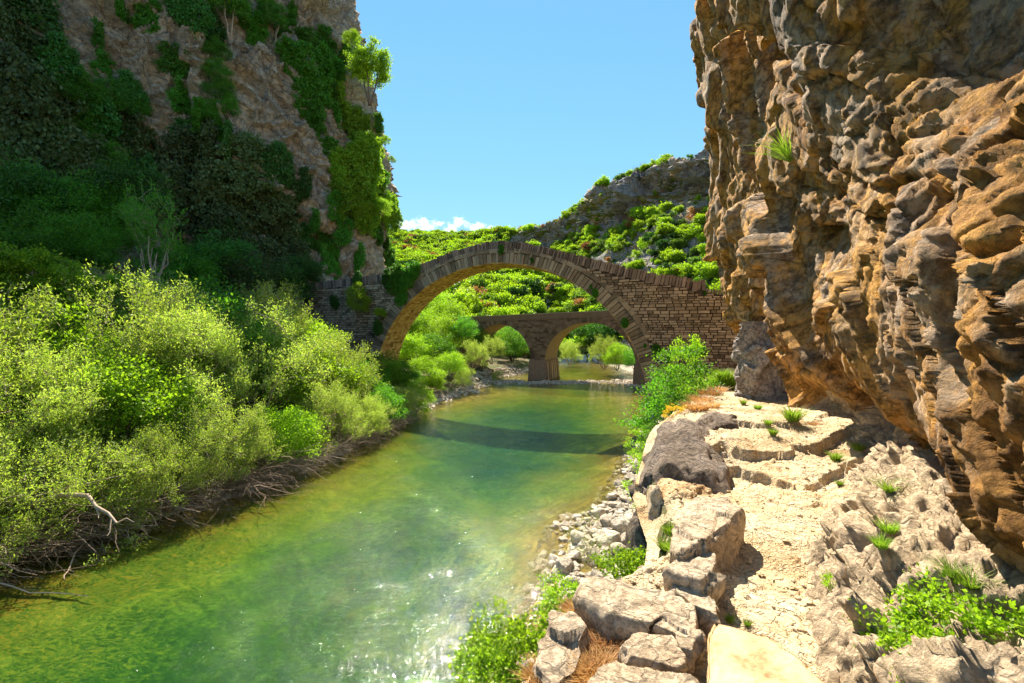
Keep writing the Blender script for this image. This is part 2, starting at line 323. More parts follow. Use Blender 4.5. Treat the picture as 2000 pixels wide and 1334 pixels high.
MAT['farmid'] = leaf_mat('far_leaf_mid', (.05, .12, .016), (.14, .25, .03), .4)
MAT['fardark'] = leaf_mat('far_leaf_dark', (.012, .045, .014), (.04, .10, .02), .35)

# ------------------------------------------------------------------ terrain
YL = [-60, 0, 12.4, 15.4, 18.3, 22.5, 27.9, 35.4, 41.8, 48, 54, 60, 66, 80, 100, 130, 600]
XL = [-24, -18, -14.0, -12.2, -10.4, -9.3, -8.2, -7.6, -5.6, -4.2, -3.2, -2.6, 1.5, 5.5, 9.5, 30, 300]
YR = [-60, 0, 5, 8.4, 10.4, 12.7, 15.4, 17, 20, 22.5, 27.9, 32.5, 38, 45, 54, 60, 70, 85, 100, 130, 600]
XR = [-3, -.8, -.3, .2, .6, 1.06, 1.8, 3.2, 4.9, 5.75, 8, 9.9, 11.5, 13.5, 16, 17, 16.5, 15, 16, 42, 330]
YP = [-60, 0, 2.5, 3.2, 3.7, 4.5, 5.5, 8, 11, 15, 20, 30, 36, 45, 60, 90, 600]
XP = [-1, -.4, .1, .45, 1.15, 1.45, 1.6, 2.6, 4.1, 6.0, 8.6, 13.2, 20, 24, 28, 30, 380]
ZP = [4.6, 4.65, 4.65, 4.65, 4.68, 4.7, 4.75, 4.95, 4.75, 4.45, 4.15, 3.8, 5, 6, 6, 6, 6]
def path_z(Y): return np.interp(Y, [0, 4.6, 5.3, 6.2, 7.4, 8.5, 12, 16, 22, 30, 36], [4.68, 4.70, 4.76, 4.88, 5.02, 5.0, 4.72, 4.45, 4.1, 3.8, 3.7])
def ground_h(X, Y):
    X = np.asarray(X, float); Y = np.asarray(Y, float)
    p = np.stack([X, Y, X*0], 1)
    wob = fbm(p*.35, 3, 11)*.9*sm(Y, 8, 20)
    xl = np.interp(Y, YL, XL)+wob; xr = np.interp(Y, YR, XR)+wob*.5
    xp = np.maximum(np.interp(Y, YP, XP), xr+.4); zp = np.interp(Y, YP, ZP)
    t = np.minimum((X-xl)*(1-.4*(1-sm(Y, 18, 30))), (xr-X)*(1+1.8*(1-sm(Y, 9, 16))))
    bar = np.exp(-((Y-55)/4.2)**2)
    n = fbm(p*.6, 4, 3)
    z = -1.7*(.35*sm(t, -.3, 2.5)+.65*sm(t, .5, 8.0))*(1-.96*bar)+n*.22*(1-bar)+bar*(fbm(p*.45, 4, 8)*.42+.02)-.05
    z = np.where(z < 0, z*(1-.62*sm(Y, 29, 46)), z)
    dl = np.maximum(xl-X, 0); zl = .1+.45*sm(dl, 0, 1.2)+.17*dl+fbm(p*.5, 4, 5)*.25*sm(dl, 0, 2)
    zl = np.minimum(zl, 7+dl*.02)
    z = np.where(X < xl, zl, z)
    xb = np.clip(np.where(Y < 6.5, xp-.25, .292*Y), xr+.05, xp-.12*np.sqrt(np.maximum(Y, 1))); lo = np.clip((X-xr)/(xb-xr), 0, 1); e = np.clip((X-xb)/(xp-xb), 0, 1); zr = -.04+.26*lo+fbm(p*1.6, 3, 9)*.16*np.sin(np.pi*lo)+(zp-.34)*(e**.6)+fbm(p*1.3, 4, 6)*.3*np.sin(np.pi*e)
    zr = np.where(X > xp, zp-.12, zr)
    gb = np.exp(-((Y-52)/9)**2); zr = zr*(1-gb*sm(xr+5-X, 0, 3))+gb*sm(xr+5-X, 0, 3)*(.12+.05*(X-xr)+n*.12)
    z = np.where(X > xr, zr, z)
    return z
def coords(segs):
    o = []
    for a, b, s in segs: o.append(np.arange(a, b, s))
    o.append([segs[-1][1]]); return np.concatenate(o)
gx = coords([(-600, -60, 40), (-60, -24, 2), (-24, 20, .16), (20, 60, 2), (60, 600.1, 40)]); gy = coords([(-60, -4, 4), (-4, 30, .16), (30, 70, .26), (70, 110, 2), (110, 640.1, 40)])
XX, YY_ = np.meshgrid(gx, gy, indexing='ij'); X, Y = XX.ravel(), YY_.ravel()
Z = ground_h(X, Y)
Z = np.where(np.abs(X) > 62, np.minimum(Z, 5), Z)
obj('ground', mesh('ground', np.stack([X, Y, Z], 1), gridF(len(gx), len(gy)), MAT['ground'], True)); tag(bpy.data.objects['ground'], kind='structure')
def gz(x, y): return float(ground_h(np.array([x]), np.array([y]))[0])

# river surface with the depth of the water stored for its colour
wx = coords([(-60, -24, 4), (-24, 20, .4), (20, 400, 20)]); wy = coords([(-60, -4, 4), (-4, 66, .4), (66, 120, 2), (120, 600, 30)])
XX, YY_ = np.meshgrid(wx, wy, indexing='ij'); X, Y = XX.ravel(), YY_.ravel()
dep = np.clip(-ground_h(X, Y)/1.5, 0, 1)
obj('river', mesh('river', np.stack([X, Y, X*0], 1), gridF(len(wx), len(wy)), MAT['water'], True, rnd=dep)); tag(bpy.data.objects['river'], kind='structure')

# cliff on the right, overhanging the path: stations away from the camera, each a profile of (x, z)
ST = [(-4, [(.9, 4.4), (1.2, 4.8), (1.7, 5.15), (2.2, 5.4), (2.0, 5.65), (2.0, 6.2), (2.1, 6.7), (2.3, 7.2), (2.5, 7.8), (2.7, 8.4), (3.2, 12)]),
      (-1.2, [(1.0, 4.4), (1.3, 4.8), (1.75, 5.15), (2.25, 5.4), (2.0, 5.65), (1.97, 6.2), (2.05, 6.7), (2.2, 7.2), (2.35, 7.8), (2.5, 8.4), (3.0, 12)]),
      (.6, [(1.15, 4.4), (1.4, 4.8), (1.8, 5.15), (2.3, 5.36), (2.0, 5.6), (1.97, 6.2), (2.07, 6.6), (2.2, 7.1), (2.3, 7.6), (2.45, 8), (2.9, 12)]),
      (2, [(1.4, 4.4), (1.6, 4.8), (2.0, 5.12), (2.45, 5.35), (2.16, 5.55), (2.08, 6.0), (2.06, 6.5), (2.12, 6.95), (2.55, 7.6), (3.0, 8.3), (3.3, 12)]),
      (3.5, [(2.2, 4.4), (2.42, 4.8), (2.93, 5.28), (3.4, 5.5), (3.12, 5.70), (2.98, 6.2), (2.88, 6.85), (2.98, 7.4), (3.45, 8.2), (3.9, 9.1), (4.0, 14)]),
      (6, [(4.3, 4.3), (4.45, 4.75), (4.65, 5.1), (4.7, 5.5), (4.35, 5.85), (4.02, 6.77), (3.92, 7.8), (3.9, 8.77), (3.8, 10), (3.73, 10.8), (3.5, 15)]),
      (10, [(6.9, 3.8), (6.8, 4.5), (6.6, 5.0), (6.35, 5.3), (6.0, 5.8), (5.65, 6.9), (5.55, 8.5), (5.5, 10.3), (5.35, 12.5), (5.25, 13.6), (4.9, 20)]),
      (20, [(10.8, 2.6), (10.9, 3.6), (11.0, 4.6), (10.95, 5.3), (10.85, 6.06), (10.05, 7.4), (9.55, 9.2), (9.15, 11.8), (8.8, 17.4), (8.1, 20.7), (7.2, 28)]),
      (22.5, [(15, 2), (15, 3.5), (15, 4.6), (14.8, 5.3), (14.5, 6.1), (14, 7.4), (13.6, 9.2), (13, 11.8), (12, 17.4), (11.5, 20.7), (10.5, 28)]),
      (22.5, [(32, 2), (32, 3.5), (32, 4.6), (32, 5.3), (32, 6.1), (32, 7.4), (32, 9.2), (32, 11.8), (32, 17.4), (31, 20.7), (30, 28)])]
prof = np.array([[(x, D, z) for (x, z) in pr] for D, pr in ST])
us = np.concatenate([np.linspace(0, 1, 15)[:-1], np.linspace(1, 2, 30)[:-1], np.linspace(2, 3, 60)[:-1], np.linspace(3, 4, 80)[:-1], np.linspace(4, 5, 90)[:-1], np.linspace(5, 6, 90)[:-1], np.linspace(6, 7, 120)[:-1], np.linspace(7, 8, 40)[:-1], np.linspace(8, 9, 12)])
vs = np.concatenate([np.linspace(0, 1, 12)[:-1], np.linspace(1, 2, 38)[:-1], np.linspace(2, 4, 62)[:-1], np.linspace(4, 9, 210)[:-1], np.linspace(9, 10, 60)])
V = loft(prof, us, vs); nu, nv = len(us), len(vs); nr = -gnorm(V, nu, nv)
U = np.repeat(us, nv); VV = np.tile(vs, nu)
big = sm(V[:, 1], 1, 11)
warp = V+.25*np.stack([vn(V*.9, 41), vn(V*.9, 42), vn(V*.9, 43)], 1)
f1, e1 = facet(warp*np.array([.75, .55, .42]), 50); f2, e2 = facet(warp*np.array([2.2, 1.8, 1.5]), 60); f3, e3 = facet(warp*np.array([6, 5.5, 5]), 70)
st = warp.copy(); st[:, 1] -= .75*warp[:, 2]*(1-sm(V[:, 1], 8, 15)); fn_ = ridge(st*np.array([.4, .62, .16]), 4, 9)
f4, e4 = facet(st*np.array([1.1, 1.2, .6]), 90)
f0, e0 = facet(st*np.array([.55, .62, .34])+7, 52); f2, e2 = facet(st*np.array([2.6, 2.3, 1.5]), 60)
f6, e6 = facet(st*np.array([1.7, 1.5, 1.1])+3, 56)
d = (f0*.55+f1*.24+fn_*.12)*(.34+.95*big)+f4*.12*(.5+.5*big)+(f2*.055+f3*.03+ridge(st*np.array([2., 2.6, 1.0]), 4, 78)*.035+fbm(warp*4, 6, 77, .62)*.075)*(1-.30*big)
d += f6*.07*(.6+.3*big)-.07*np.exp(-(e4/.035)**2)-.03*np.exp(-(e6/.04)**2)
G_ = d.reshape(nu, nv)
for _ in range(1):
    S_ = G_.copy(); S_[1:-1, 1:-1] = (G_[1:-1, 1:-1]*4+2*(G_[2:, 1:-1]+G_[:-2, 1:-1]+G_[1:-1, 2:]+G_[1:-1, :-2])+G_[2:, 2:]+G_[:-2, :-2]+G_[2:, :-2]+G_[:-2, 2:])/16; G_ = G_+(S_-G_)*big.reshape(nu, nv).clip(0, 1)*.7
d = G_.ravel()
low = 1-sm(VV, 1.9, 3.2)
f5, e5 = facet(st*np.array([9, 11, 7]), 95)
d = d*(1-.6*low)+low*(.05*ridge(warp*np.array([1.5, 4, 1.5]), 3, 19)+f3*.09+f5*.05+f2*.06-.02*np.exp(-(e3/.08)**2))
d = d*np.where(VV < 1.2, .6, 1)
lip = np.exp(-((VV-3.6)/.9)**2); d = d*(1-.55*lip)
V = V+nr*d[:, None]
fi = gridF(nu, nv); slopeface = (VV[fi].mean(1)+.35*vn(V[fi[:, 0]]*2.2, 5) < 2.75) & (V[fi[:, 0], 1] < 9)
right_cliff = obj('cliff', mesh('cliff_right', V, fi, [MAT['cliff_ochre'], MAT['cliff_pale']], False, mi=slopeface.astype(int)))
tag(right_cliff, kind='structure'); right_cliff.data.polygons.foreach_set('use_smooth', np.ones(len(fi), bool))
BV = {}
def bvh(key, V, Fc): BV[key] = BVHTree.FromPolygons(V.tolist(), Fc.tolist())
bvh('rc', V, fi)

# cliff on the left: plan line (x, y) leaning back with height
plan = np.array([(-70, -12), (-58, 4), (-48, 20), (-38, 32), (-30.5, 40), (-24.4, 44.5), (-20.9, 47.5), (-17.3, 51.5), (-14.9, 56), (-15.4, 63), (-22, 76), (-38, 95), (-60, 120)])
zz = np.array([2, 8, 13.3, 21.4, 25.8, 29.5, 33, 40, 46.3, 58, 80]); dx = np.array([-.1, -.4, -.7, -1.5, -1.4, -1.6, -2.1, -3.6, -5.4, -8.5, -16])
prof = np.array([[(x+ddx*(1.+.25*max(0, (50-y)/30)), y+.10*(z-10)*(y < 60), z) for z, ddx in zip(zz, dx)] for x, y in plan])
us = np.concatenate([np.linspace(0, 2, 60)[:-1], np.linspace(2, 8.6, 430)[:-1], np.linspace(8.6, 12, 60)]); vs = np.concatenate([np.linspace(0, 8, 300)[:-1], np.linspace(8, 10, 60)])
V = loft(prof, us, vs); nu, nv = len(us), len(vs); nr = -gnorm(V, nu, nv)
warp = V+1.2*np.stack([vn(V*.2, 141), vn(V*.2, 142), vn(V*.2, 143)], 1); tilt = warp.copy(); tilt[:, 2] += .35*warp[:, 0]
f1, e1 = facet(tilt*np.array([.13, .13, .10]), 150); f2, e2 = facet(tilt*np.array([.42, .42, .6]), 160); f3, e3 = facet(tilt*np.array([1.2, 1.2, 2.6]), 170)
d = f1*2.3+ridge(warp*np.array([.16, .16, .05]), 4, 109)*1.3+f2*.75+f3*.28+fbm(warp*.8, 4, 177)*.35-.35*np.exp(-(e2/.08)**2)
edge = np.exp(-((np.repeat(us, nv)-8.0)/.9)**2); d = d*(1-.55*edge)
V = V+nr*d[:, None]; fi = gridF(nu, nv)
left_cliff = tag(obj('cliff', mesh('cliff_left', V, fi, MAT['cliff_shade'], True)), kind='structure'); bvh('lc', V, fi)

# hills beyond: for each viewing direction c a profile of (distance, height)
HC = [(-200, [(90, 3), (110, 14), (150, 30), (180, 40), (210, 46), (220, 49), (260, 46), (330, 40)]),
      (500, [(76, 3), (98, 9), (130, 20), (165, 33), (190, 44), (205, 47.5), (240, 44), (320, 38)]),
      (765, [(74, 2), (92, 6), (125, 16), (160, 29), (185, 41), (200, 45), (240, 41), (320, 30)]),
      (900, [(76, 1.5), (94, 5.5), (125, 16), (155, 27), (180, 38), (196, 43.5), (230, 38), (320, 30)]),
      (1010, [(82, 1), (98, 5), (128, 16), (158, 27.5), (177, 35.5), (179.5, 42), (230, 39), (320, 30)]),
      (1100, [(92, 1.5), (105, 6), (130, 17), (152, 29), (166, 37), (169, 46.3), (190, 47), (300, 35)]),
      (1200, [(86, 2), (98, 9), (116, 21), (138, 35), (145, 39), (147.5, 52), (168, 55), (260, 45)]),
      (1300, [(74, 3), (84, 10), (100, 23), (119, 37), (125, 40.5), (127.5, 52.5), (148, 57), (250, 50)]),
      (1415, [(62, 4), (74, 10), (85, 17.5), (99, 31), (105, 36), (107.5, 47.3), (128, 52), (230, 50)]),
      (1600, [(50, 4), (60, 11), (72, 23), (84, 34), (90, 39), (92, 47), (120, 52), (220, 52)]),
      (2200, [(36, 3), (46, 14), (58, 27), (70, 36), (74, 40), (77, 47), (120, 55), (220, 58)])]
cs = np.array([c for c, _ in HC], float); prof = np.array([[((c-1000)*D/F, D, z) for D, z in pr] for c, pr in HC])
us = np.concatenate([np.linspace(0, 2, 50)[:-1], np.linspace(2, 8, 330)[:-1], np.linspace(8, 10, 60)])
def lin(A, t):
    i = np.clip(np.floor(t).astype(int), 0, len(A)-2); f = (t-i)[:, None, None]; return A[i]*(1-f)+A[i+1]*f
A = lin(prof, us); vs = np.concatenate([np.linspace(0, 4, 110)[:-1], np.linspace(4, 5, 60)[:-1], np.linspace(5, 7, 30)])
V = np.swapaxes(lin(np.swapaxes(A, 0, 1), vs), 0, 1).reshape(-1, 3); nu, nv = len(us), len(vs)
U = np.repeat(us, nv); VV = np.tile(vs, nu); nr = gnorm(V, nu, nv); nr *= np.sign(nr[:, 2:3]+1e-6)
warp = V+4*np.stack([vn(V*.05, 241), vn(V*.05, 242), vn(V*.05, 243)], 1)
right = sm(U, 3.8, 4.4); band = right*np.exp(-((VV-4.5)/.6)**2)
f1, _ = facet(warp*np.array([.05, .05, .07]), 250); f2, _ = facet(warp*np.array([.16, .16, .35]), 260); f3, _ = facet(warp*np.array([.5, .5, 1.1]), 270)
d = fbm(V*.03, 4, 20)*3.2*sm(VV, .2, 2)*(1-.6*band)+band*(f1*5+f2*2.4+f3*.9)+right*(f2*1.2+f3*.5)*sm(VV, .5, 1.5)
V = V+nr*d[:, None]*np.where(band > .2, 1, 1)[:, None]
fi = gridF(nu, nv); fc = V[fi].mean(1); fn = np.cross(V[fi[:, 1]]-V[fi[:, 0]], V[fi[:, 3]]-V[fi[:, 0]]); fn /= np.linalg.norm(fn, axis=1, keepdims=True)+1e-9
rockm = ((np.abs(fn[:, 2]) < .68) & (U[fi[:, 0]] > 3.8)) | ((vn(fc*.06, 33)+.6*vn(fc*.2, 34) > .18) & (U[fi[:, 0]] > 5.6))
hills = tag(obj('hills', mesh('hills', V, fi, [MAT['hill'], MAT['far_rock']], True, mi=rockm.astype(int))), kind='structure'); bvh('hi', V, fi)
hillV, hillU, hillVV, hillRock = V, U, VV, rockm

# path ledge
ts = np.concatenate([np.linspace(math.log(1.6), math.log(9), 560)[:-1], np.linspace(math.log(9), math.log(31), 150)]); Ys = np.exp(ts)-.6; ws = np.linspace(-.06, 1.0, 210)
xr_ = np.interp(Ys, [0, 2, 3.5, 6, 10, 20, 31], [1.75, 2.0, 2.85, 4.7, 7.0, 11.0, 16.6])
xl_ = np.interp(Ys, YP, XP)
Xg = xl_[:, None]+(xr_-xl_)[:, None]*ws[None, :]; Yg = np.repeat(Ys[:, None], len(ws), 1)
X, Y = Xg.ravel(), Yg.ravel(); p = np.stack([X, Y, X*0], 1); W_ = np.tile(ws, len(ts))
wp = p+.3*np.stack([vn(p*1.3, 301), vn(p*1.3, 302), X*0], 1)
fa, ea = facet(wp*1.6+.5, 310); fb, eb = facet(wp*4.6+.5, 320); fc_, ec = facet(wp*12+.5, 330)
terr = fbm(wp*1.1, 4, 340)*3.2; terr = (np.floor(terr)+sm(terr-np.floor(terr), .35, .65))/3.2
z = path_z(Y)+terr*.03+fa*.035+fb*.010+fc_*.004-.012*np.exp(-(eb/.05)**2)-.008*np.exp(-(ec/.08)**2)+fbm(p*9, 4, 350)*.008
# natural rock steps
yw = Y+.55*fbm(p*1.5, 4, 360)-.22*(X-3)+.12*fa; sa_ = .55+.75*sm(vn(p*1.1, 365), -.4, .4)
for y0, hgt in ((5.25, .09), (6.15, .12), (7.0, .06)): z += hgt*sa_*(sm(yw, y0-.05, y0+.05)-sm(yw, y0-.9, y0+.9))
z -= .30*sm(.10-W_, 0, .13); z += .10*sm(W_, .75, 1.0)
obj('path', mesh('path', np.stack([X, Y, z], 1), gridF(len(ts), len(ws)), MAT['path'], True)); tag(bpy.data.objects['path'], kind='structure'); bvh('pa', np.stack([X, Y, z], 1), gridF(len(ts), len(ws)))
gm = bpy.data.objects['ground'].data; gv = np.zeros(len(gm.vertices)*3); gm.vertices.foreach_get('co', gv); bvh('gr', gv.reshape(-1, 3), gridF(len(gx), len(gy)))
def ray(px, py, keys=('rc', 'lc', 'hi', 'pa', 'gr')):
    d = Vector(((px-1000)/F, 1, (HY-py)/F)).normalized(); best = None
    for k in keys:
        h = BV[k].ray_cast(Vector((0, 0, CAM_Z)), d)
        if h[0] is not None and (best is None or h[3] < best[3]): best = h
    return best
def drop(x, y, z=60, keys=('pa', 'gr')):
    best = None
    for k in keys:
        h = BV[k].ray_cast(Vector((x, y, z)), Vector((0, 0, -1)))
        if h[0] is not None and (best is None or h[0].z > best[0].z): best = h
    return best[0] if best else Vector((x, y, gz(x, y)))

# ------------------------------------------------------------------ stones
BOXF = np.array([(0, 1, 3, 2), (4, 6, 7, 5), (0, 4, 5, 1), (2, 3, 7, 6), (0, 2, 6, 4), (1, 5, 7, 3)])
def boxV(c, ax, hs, jit=0., bev=.0):
    """box corners; c centre, ax 3x3 rows axes, hs half sizes; front face (axis 1 negative) is slightly smaller"""
    V = np.array([(a, b, g) for a in (-1, 1) for b in (-1, 1) for g in (-1, 1)], float)
    V[V[:, 1] < 0] *= np.array([1-bev, 1, 1-bev])
    V = V*hs+rng.uniform(-jit, jit, (8, 3)); return c+V@ax
class Bag:
    def __init__(s): s.V = []; s.F = []; s.r = []; s.n = 0
    def add(s, V, Fc, r=None):
        s.V.append(V); s.F.append(np.asarray(Fc)+s.n); s.r.append(np.full(len(V), rng.random() if r is None else r)); s.n += len(V)
    def mesh(s, name, mat, smooth=False):
        ks = {}
        for f in s.F: ks.setdefault(f.shape[1], []).append(f)
        return mesh(name, np.concatenate(s.V), [np.concatenate(v) for v in ks.values()], mat, smooth, rnd=np.concatenate(s.r))

# ------------------------------------------------------------------ old arch bridge
SA = math.atan(.43); ca, sa = math.cos(SA), math.sin(SA)
O = np.array((-1.5, 36.7+.43*1.5, 0)); AX = np.array([(ca, -sa, 0), (sa, ca, 0), (0, 0, 1)])      # s, t (away), z
def S2W(s, t, z): return O+np.array((s, t, z))@AX
def px2s(px):
    u = (px-1000)/F; D = 36.7/(1+.43*u); return (u*D+1.5)/ca, D
top_px = [(600, 556), (615, 552), (740, 535), (775, 527), (820, 516), (850, 505), (900, 485), (940, 475), (985, 469), (1030, 475), (1080, 487), (1150, 503), (1225, 522), (1300, 536), (1374, 546), (1377, 562), (1435, 571), (1500, 583)]
tS = np.array([px2s(p)[0] for p, _ in top_px]); tZ = np.array([CAM_Z-(y-HY)*px2s(p)[1]/F for p, y in top_px])
def topz(s): return np.interp(s, tS, tZ)
RA, RB, ZC, WID = 12.1, 11.0, .7, 2.9
def arch_pt(th, r=0.): # th 0 = right springing, pi = left
    return (RA+r)*math.cos(th), ZC+(RB+r)*math.sin(th)
def ring_t(th): return .80+.25*abs(math.cos(th))
def extr_z(s):
    k = np.abs(s)/(RA+1.12); return np.where(k < 1, ZC+(RB+.9)*np.sqrt(np.maximum(1-k*k, 0)), -1.5)
sL, sR = tS[0], tS[-1]
bridge = empty('stone_bridge', tuple(S2W(0, 0, 0)*np.array([1, 1, 0])), 0)
binv = np.array(bridge.location)
tag(bridge, 'old humped stone footbridge with one high arch crossing the green river', 'bridge')
def bobj(name, me): o = obj(name, me, bridge); return o
def loc(V): return np.asarray(V)-binv
# core: solid body behind the face stones
ss = np.unique(np.concatenate([np.linspace(sL, sR, 160), np.linspace(-RA-1.1, RA+1.1, 120), tS])); cv = []; 
zt = topz(ss)-.30; zb = np.where(np.abs(ss) < RA+.02, ZC+(RB+.05)*np.sqrt(np.maximum(1-(ss/(RA+.02))**2, 0)), -1.5)
rows = []
for t in (.07, WID-.07):
    for zq in (zb, zt): rows.append(np.stack([O[0]+ss*ca+t*sa, O[1]-ss*sa+t*ca, zq], 1))
n = len(ss); V = np.concatenate(rows)
Fq = []
for i in range(n-1):
    Fq += [(i, i+1, n+i+1, n+i), (2*n+i, 3*n+i, 3*n+i+1, 2*n+i+1), (n+i, n+i+1, 3*n+i+1, 3*n+i), (i, 2*n+i, 2*n+i+1, i+1)]
Fq += [(0, n, 3*n, 2*n), (n-1, 3*n-1, 4*n-1, 2*n-1)]
bobj('masonry_core', mesh('masonry_core', loc(V), np.array(Fq), MAT['joint'], rnd=np.full(len(V), .3)))
# voussoirs of the ring
def arc_cells(step, a0, a1):
    th = a0; o = []
    while th < a1:
        dth = step*R.uniform(.75, 1.3)/RA; o.append((th, min(th+dth, a1))); th += dth
    return o
k = 0
for a, b in arc_cells(.30, -.10, math.pi+.10):
    m_ = (a+b)/2; th = max(min(m_, math.pi), 0); r0, r1 = 0, ring_t(th)*R.uniform(.93, 1.06); g = .024/RA
    c2 = []
    for (th_, r_) in ((a+g, r0), (b-g, r0), (b-g, r1), (a+g, r1)): c2.append(((RA+r_)*math.cos(th_), ZC+(RB+r_)*math.sin(th_)))
    pr = R.uniform(-.09, .04); V = np.array([S2W(s_, t_, z_) for t_ in (pr, .45) for s_, z_ in c2])
    c = V.mean(0); me = mesh('ring_stone', V-c, np.array([(3, 2, 1, 0), (4, 5, 6, 7), (0, 1, 5, 4), (1, 2, 6, 5), (2, 3, 7, 6), (3, 0, 4, 7)]), MAT['ringstone'], rnd=np.full(8, rng.random()))
    o = bobj('ring_stone', me); o.location = c-binv
    # flat course above the ring
for a, b in arc_cells(.62, .42, math.pi-.62):
    rt = ring_t((a+b)/2)+.03; c2 = []; g = .015/RA
    for (th_, r_) in ((a+g, rt), (b-g, rt), (b-g, rt+.34), (a+g, rt+.34)): c2.append(((RA+r_)*math.cos(th_), ZC+(RB+r_)*math.sin(th_)))
    pr = R.uniform(-.10, -.04); V = np.array([S2W(s_, t_, min(z_, topz(s_)-.55)) for t_ in (pr, .45) for s_, z_ in c2])
    if abs(V[0, 2]-V[3, 2]) < .12: continue
    c = V.mean(0); o = bobj('course_stone', mesh('course_stone', V-c, np.array([(3, 2, 1, 0), (4, 5, 6, 7), (0, 1, 5, 4), (1, 2, 6, 5), (2, 3, 7, 6), (3, 0, 4, 7)]), MAT['ringstone'], rnd=np.full(8, rng.random()))); o.location = c-binv
# parapet of upright slabs
s = sL; cnt = 0
pbag = Bag()
while s < sR-.1:
    w_ = R.uniform(.12, .24)*(1.7 if R.random() < .22 else 1); low = s > px2s(1376)[0]; zt_ = float(topz(s+w_/2))+R.uniform(-.06, .05)
    H = .30 if low else .74; sl_ = (topz(s+w_)-topz(s))/w_; sl_ = 0 if abs(sl_) > .8 else sl_
    if R.random() < .05: zt_ -= .12
    A2 = AX.copy(); q = math.atan(sl_); A2 = np.array([AX[0]*math.cos(q)+AX[2]*math.sin(q), AX[1], AX[2]*math.cos(q)-AX[0]*math.sin(q)])
    c = S2W(s+w_/2, .20+R.uniform(-.05, .02), zt_-H/2)
    me = mesh('parapet_stone', boxV(np.zeros(3), A2, np.array([w_/2-.018, .25, H/2]), .016, .04), BOXF, MAT['parapet'], rnd=np.full(8, rng.random()))
    o = bobj('parapet_stone', me); o.location = c-binv; cnt += 1
    pbag.add(boxV(loc(S2W(s+w_/2, WID-.2, zt_-H/2)), A2, np.array([w_/2-.01, .25, H/2]), .02, 0), BOXF)
    s += w_
o = bobj('far_parapet', pbag.mesh('far_parapet', MAT['parapet'])); tag(o, kind='stuff')
V = np.concatenate([[S2W(s_, .3, topz(s_)-.28), S2W(s_, WID-.3, topz(s_)-.28)] for s_ in ss]); i = np.arange(len(ss)-1)*2
bobj('walkway', mesh('walkway', loc(V), np.stack([i, i+2, i+3, i+1], 1), MAT['stone'], rnd=np.full(len(V), .5)))
# spandrel and wing wall stones
cands = []; z = -.6
while z < 13.5:
    h = R.uniform(.13, .25); s = sL+R.random()*.3
    while s < sR:
        l = R.uniform(.22, .62)*(1.3 if h > .2 else 1); m_ = s+l/2; zc = z+h/2
        ztop = min(topz(s), topz(s+l))-(.30 if m_ > px2s(1376)[0] else .72)
        inside = z+h*.6 < ztop
        k0 = max(abs(s), abs(s+l)) if abs(m_) > RA else min(abs(s), abs(s+l))
        for q in (s, s+l):
            rr_ = (q/(RA+1.02))**2+((max(zc, ZC)-ZC)/(RB+.90))**2
            if rr_ < 1: inside = False
        if inside: cands.append((m_, zc, l, min(h, max(.08, ztop-z))))
        s += l
    z += h
vis = lambda m_, zc: (m_ > 3.0 and zc > 3.2-.0*m_) or (m_ > 3 and m_ < 15)
cands.sort(key=lambda c: -(c[2]*c[3]*(1. if c[0] > 3 else .25)*(1 if c[1] > 3.6 else .2)))
bag = Bag(); keep = 0
for i, (m_, zc, l, h) in enumerate(cands):
    pr = R.uniform(-.06, .03); hs = np.array([l/2-.020, .16, h/2-.018]); c = S2W(m_, .13+pr, zc)
    if i < 300:
        o = bobj('stone', mesh('stone', boxV(np.zeros(3), AX, hs, .014, .06), BOXF, MAT['stone'], rnd=np.full(8, rng.random()))); o.location = c-binv
    else: bag.add(boxV(loc(c), AX, hs, .014, .06), BOXF)
for (m_, zc, l, h) in cands[::3]: bag.add(boxV(loc(S2W(m_, WID-.1, zc)), AX, np.array([l/2, .12, h/2]), .02, 0), BOXF)
tag(bobj('wall_stones', bag.mesh('wall_stones', MAT['stone'])), kind='stuff')
# small stones lining the vault
bag = Bag()
for a, b in arc_cells(.19, -.10, math.pi+.1):
    t = .47
    m_ = (a+b)/2; c0 = (RA*math.cos(m_), ZC+RB*math.sin(m_)); tg = np.array((-RA*math.sin(m_), RB*math.cos(m_))); ln = np.linalg.norm(tg); tg /= ln; no = np.array((tg[1], -tg[0]))
    A2 = np.array([tg[0]*AX[0]+tg[1]*AX[2], no[0]*AX[0]+no[1]*AX[2], AX[1]])
    while t < WID-.02:
        l = min(R.uniform(.2, .5), WID-t)
        c = loc(S2W(c0[0], t+l/2, c0[1]))+A2[1]*(.02+R.uniform(-.03, .03))
        bag.add(boxV(c, A2, np.array([(b-a)*ln/2-.008, .09, l/2-.008]), .008, 0), BOXF); t += l
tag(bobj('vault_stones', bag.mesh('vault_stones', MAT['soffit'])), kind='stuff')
# cobbled soffit edges under the ring stones
bag = Bag()
for a, b in arc_cells(.3, -.1, math.pi+.1):
    m_ = (a+b)/2; c0 = (RA*math.cos(m_), ZC+RB*math.sin(m_)); tg = np.array((-RA*math.sin(m_), RB*math.cos(m_))); ln = np.linalg.norm(tg); tg /= ln; no = np.array((tg[1], -tg[0]))
    A2 = np.array([tg[0]*AX[0]+tg[1]*AX[2], no[0]*AX[0]+no[1]*AX[2], AX[1]])
    bag.add(boxV(loc(S2W(c0[0], .235, c0[1]))+A2[1]*.03, A2, np.array([(b-a)*ln/2-.01, .05, .22]), .006, 0), BOXF)
tag(bobj('arch_edge_stones', bag.mesh('arch_edge_stones', MAT['soffit'])), kind='stuff')

